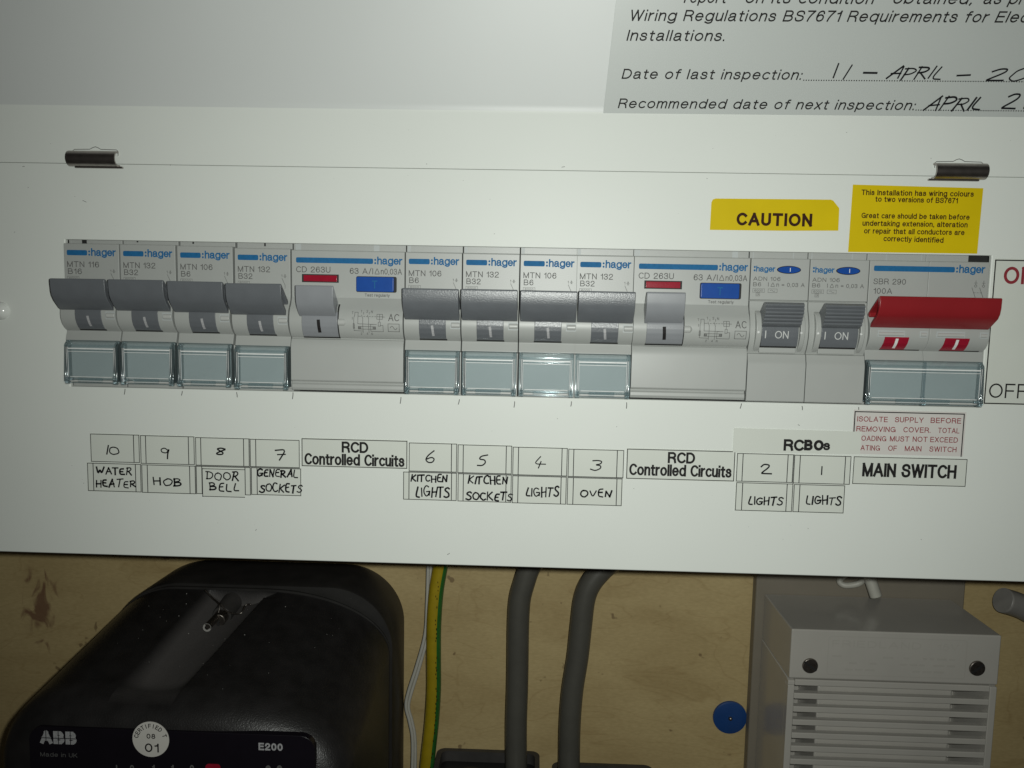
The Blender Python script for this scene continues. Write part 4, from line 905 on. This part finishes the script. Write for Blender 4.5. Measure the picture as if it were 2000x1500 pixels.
for c_ in ferr.children:
    for v in c_.data.vertices: v.co -= Vector(mo) * S
bm = bmesh.new()
tube(bm, spline([at(400, 1152, 72), at(415, 1168, 70), at(428, 1180, 66), at(427, 1195, 64), at(420, 1210, 62), at(412, 1222, 58)]), .32, 6)
tube(bm, spline([at(430, 1178, 66), at(445, 1195, 64), at(470, 1198, 63), at(480, 1182, 66), at(490, 1180, 66)]), .3, 6)
obj('seal_wire', bm, 'dark_steel', t, org=mo)
bm = bmesh.new()
for q in range(30):
    y = random.uniform(20, 76); x_ = random.uniform(-15, 75); f = (77.5 - y) / 56.5; z_ = -94.6 - 14.4 * f
    p = cut(Vector((x_, y, z_))); r = random.choice((.08, .1, .12, .2))
    bmesh.ops.create_icosphere(bm, subdivisions=1, radius=r, matrix=Matrix.Translation(p + Vector((0, 0, r * .4))))
tag(obj('dust_and_light', bm, 'lint', t, org=mo), kind='stuff')

# ------------------------------------------------------------------ cables
YC = 98
def pxpath(pts, Y): return [at(a, b, Y) for a, b in pts]
def cable(name, pts, r, m, label, cat, Y=YC, group=None, side=None, n=18, lead=True):
    path = pxpath(pts, Y)
    path = spline(path, 8); o_ = path[-1].copy()
    bm = bmesh.new(); tube(bm, path, r, n, side)
    o = obj(name, bm, m, org=o_); return tag(o, label, cat, group)
cable('supply_cable', [(1075, 1062), (1052, 1085), (1034, 1109), (1023, 1140), (1015, 1172), (1012, 1220), (1011, 1290), (1010, 1348), (1008, 1412), (1008, 1480), (1009, 1540)], 4.95, 'cable_grey', 'thick grey supply cable beside the earth wire, entering the black terminal block', 'cable', group='thick grey supply cables')
cable('supply_cable', [(1235, 1062), (1206, 1088), (1178, 1110), (1153, 1140), (1141, 1172), (1135, 1220), (1128, 1284), (1118, 1348), (1113, 1412), (1111.5, 1480), (1111, 1540)], 4.95, 'cable_grey', 'thick grey supply cable bending away to the side, between its twin and the blue cap', 'cable', group='thick grey supply cables')
e = cable('earth_cable', [(866, 1070), (861, 1102), (852, 1156), (847.5, 1220), (847, 1284), (847, 1348), (843, 1412), (836, 1476), (830, 1540)], 3.35, ['cable_yellow', 'cable_green'], 'yellow and green striped earth cable hanging beside the meter', 'cable', side=(0, 1, 2, 16, 17, 15))
bm = bmesh.new(); oe = e.location / S
for q in range(46):
    py = 1130 + q * 8.2 + random.uniform(-2, 2); px = (852 if py < 1160 else 848 if py < 1380 else 848 - (py - 1380) * .085) + 4 + random.uniform(-1.5, 1.5)
    if random.random() < .35: continue
    c_ = at(px, py, YC - 3.28); box(bm, c_.x - .16, c_.x + .16, c_.y - .05, c_.y + .6, c_.z - random.uniform(.2, .7), c_.z + .3)
ob_ = obj('printed_marking', bm, 'brown_print', e, org=oe); tag(ob_, kind='stuff')
bm = bmesh.new()
tube(bm, spline(pxpath([(836, 1070), (836, 1110), (834, 1180), (830, 1240), (814, 1300), (798, 1350), (793, 1380), (800, 1410), (806, 1450), (804, 1540)], 101)), .78, 8)
tube(bm, spline(pxpath([(841, 1070), (841, 1110), (838, 1180), (835, 1240), (820, 1300), (803, 1355), (798, 1382), (805, 1410), (811, 1450), (810, 1540)], 102)), .78, 8)
o_ = at(804, 1540, 101); tag(obj('bell_wire', bm, 'cable_white', org=o_), 'thin white twin wire straying from behind the earth cable to the meter', 'wire')
# terminal blocks at the foot: black moulded tops with round cable entries
for nm, px0, px1, py, holes, lab in ((0, 855, 1054, 1462, ((1008, 12), (920, 14)), 'black moulded terminal block under the first grey cable and the earth wire'), (1, 1078, 1274, 1489, ((1112, 12), (1180, 14), (1240, 14)), 'black moulded terminal block under the second grey cable')):
    a, b = at(px0, py, WALL - 1), at(px1, py, WALL - 1); zt = a.z
    o_ = (a.x, WALL, zt - 40)
    tb = empty('terminal_block', *o_, lab, 'terminal block', 'black terminal blocks')
    bm = bmesh.new(); box(bm, a.x, b.x, 50, WALL, zt - 40, zt - 5); obj('body', bm, 'black_block', tb, bevel=1.5, seg=3, org=o_)
    bm = bmesh.new(); slab_pts = rrect(a.x, b.x, 51, WALL - .2, 4)
    inner = rrect(a.x + 2.2, b.x - 2.2, 53, WALL - 2.6, 3)
    va = [bm.verts.new((x_, y_, zt)) for x_, y_ in slab_pts]; vb = [bm.verts.new((x_, y_, zt)) for x_, y_ in inner]; vc = [bm.verts.new((x_, y_, zt - 5)) for x_, y_ in slab_pts]; vd = [bm.verts.new((x_, y_, zt - 5)) for x_, y_ in inner]
    for k in range(len(va)):
        j = (k + 1) % len(va); bm.faces.new((va[k], va[j], vb[j], vb[k])); bm.faces.new((va[k], va[j], vc[j], vc[k])); bm.faces.new((vb[k], vb[j], vd[j], vd[k]))
    obj('rim', bm, 'meter_groove', tb, smooth=True, org=o_)
    for hx, r in holes:
        p = at(hx, py + 20, YC); bm = bmesh.new(); cyl(bm, (p.x, YC - 4, zt - 5.3), (p.x, YC - 4, zt - 3.2), r * .5, 24)
        obj('cable_entry', bm, 'meter_base', tb, bevel=.4, org=o_)
# a cut grey cable at the right
p0, p1 = at(1958, 1172, 96), at(2060, 1225, 100)
bm = bmesh.new(); tube(bm, spline([p0, p0 * .6 + p1 * .4 + Vector((0, 0, 1.5)), p1, p1 + Vector((20, 0, -14))]), 5.4, 20)
tag(obj('conduit_end', bm, 'conduit', org=p0), 'short grey conduit end jutting out beside the grey vented box', 'conduit')

# ------------------------------------------------------------------ vented transformer box on its mounting plate
bo = (293, WALL, -205)
t = empty('bell_transformer', *bo, 'grey plastic vented transformer box with two slotted screws', 'transformer')
def bl(name, bm, m, parent=t, **k): return obj(name, bm, m, parent, org=bo, **k)
bm = bmesh.new(); box(bm, 247.4, 339.5, 104, WALL, -205, -78); bl('mounting_plate', bm, 'plate', bevel=.8)
BX0, BX1, BT, BF = 251.2, 333.6, -98.6, 65.
# terminal cover: wedge-sided upper part
bm = bmesh.new()
prism(bm, [(-103.9, BT), (-BF, BT), (-BF, -119.0), (-(BF + 1.5), -119.6), (-(BF + 31), -119.6), (-103.9, -119.4)], BX0, BX1)
bm.faces.ensure_lookup_table(); tcv = bl('terminal_cover', bm, 'block', bevel=.6, seg=3)
# lower case as a frame with louvre bars
bm = bmesh.new(); prism(bm, [(-103.9, -119.7), (-(BF + 2.6), -119.7), (-(BF + .4), -120.3), (-(BF + .4), -122.2), (-(BF + 3.5), -122.2), (-(BF + 3.5), -205), (-103.9, -205)], BX0 - .2, BX0 + 2.6)
prism(bm, [(-103.9, -119.7), (-(BF + 2.6), -119.7), (-(BF + .4), -120.3), (-(BF + .4), -205), (-103.9, -205)], BX1 - 2.6, BX1 + .2)
box(bm, BX0 + 2.6, BX1 - 2.6, BF + .4, 103.9, -122.3, -119.7)
bl('case', bm, 'block', bevel=.4)
bm = bmesh.new(); box(bm, BX0 - .15, BX0 + 2.5, BF + .42, 103.8, -205, -122.2); bl('case_side', bm, 'block', bevel=.3)
bm = bmesh.new(); box(bm, BX0 + 13.2, BX1 - 15.2, BF + 4.2, 103.5, -205, -122); bl('core_cover', bm, 'block', bevel=.8)
bm = bmesh.new(); box(bm, BX0 + 2.4, BX1 - 2.4, 92, 100, -205, -122); bl('case_back', bm, 'block')
z_ = -122.3; src = None
for q in range(13):
    zt = z_ - 3.15
    if src is None:
        bm = bmesh.new(); box(bm, BX0 + 2.5, BX1 - 2.5, BF + .4, BF + 3.4, zt - 2.45, zt); src = bl('louvre_bar', bm, 'block', bevel=.35)
    else: part(src, 'louvre_bar', t).location.z = -(q * 5.6) * S
    z_ -= 0
# embossed nameplate
bm = bmesh.new(); pts = rrect(266.0, 320.3, -116.9, -101.0, 1.2); ribbon(bm, pts, .35, flat(-(BF - .06)), True)
np_ = bl('nameplate_frame', bm, 'emboss')
bm = bmesh.new()
text(bm, 'FRIEDLAND', 267.4, -105.4, 2.9, 35, flat(-(BF - .05)), bold=.01); text(bm, '15V', 309, -105.4, 2.6, 8, flat(-(BF - .05)))
bl('nameplate_lettering', bm, 'emboss')
bm = bmesh.new()
for r_ in range(3):
    x_ = 267.6
    while x_ < 317:
        w_ = random.uniform(1.2, 4.5)
        if random.random() < .6: box(bm, x_, min(318, x_ + w_), BF - .07, BF + .1, -109.6 - r_ * 2.7, -108.8 - r_ * 2.7)
        x_ += w_ + .9
tag(bl('nameplate_rows', bm, 'emboss'), kind='stuff')
for px, py, ang in ((1582, 1300, -35), (1908, 1305, 40)):
    p = at(px, py, BF); bm = bmesh.new(); cyl(bm, (p.x, BF + .5, p.z), (p.x, BF - .7, p.z), 3.25, 28, 3.0); sc_ = bl('screw', bm, 'dark_steel', bevel=.25)
    bm = bmesh.new(); a = math.radians(ang); dx, dz = math.cos(a), math.sin(a)
    pts = [(p.x + dx * u * 3 - dz * v * .42, p.z + dz * u * 3 + dx * v * .42) for u, v in ((-1, -1), (1, -1), (1, 1), (-1, 1))]
    slab(bm, pts, BF - .4, BF - .72); bl('screw_slot', bm, 'shadow_gap', sc_)
# flex into the top of the box
bm = bmesh.new(); tube(bm, spline([at(1694, 1100, 94), at(1699, 1128, 93), at(1706, 1150, 92), at(1711, 1165, 91.5)]), 2.5, 14)
tube(bm, spline([at(1655, 1118, 100), at(1640, 1134, 100), at(1650, 1143, 99), at(1676, 1140, 97), at(1690, 1128, 98)]), 1.35, 10)
tag(obj('bell_flex', bm, 'cable_white', org=at(1711, 1165, 91.5)), 'white flex looping into the top of the grey vented box', 'cable')
# blue cap screwed to the board
p = at(1425, 1400, WALL); o_ = (p.x, WALL, p.z)
t = empty('wall_cap', *o_, 'round blue plastic cap screwed to the plywood beside the vented box', 'cap')
bm = bmesh.new(); cyl(bm, (p.x, WALL, p.z), (p.x, WALL - 1.0, p.z), 7.8, 48, 7.7); cyl(bm, (p.x, WALL - .98, p.z), (p.x, WALL - 1.3, p.z), 7.7, 48, 6.9); obj('disc', bm, 'blue_cap', t, smooth=True, org=o_)
bm = bmesh.new(); bmesh.ops.create_uvsphere(bm, u_segments=16, v_segments=8, radius=.95, matrix=Matrix.Translation((p.x, WALL - 1.7, p.z))); obj('pin_head', bm, 'dark_steel', t, smooth=True, org=o_)
for o in C.objects:
    if '_o' in o: del o['_o']
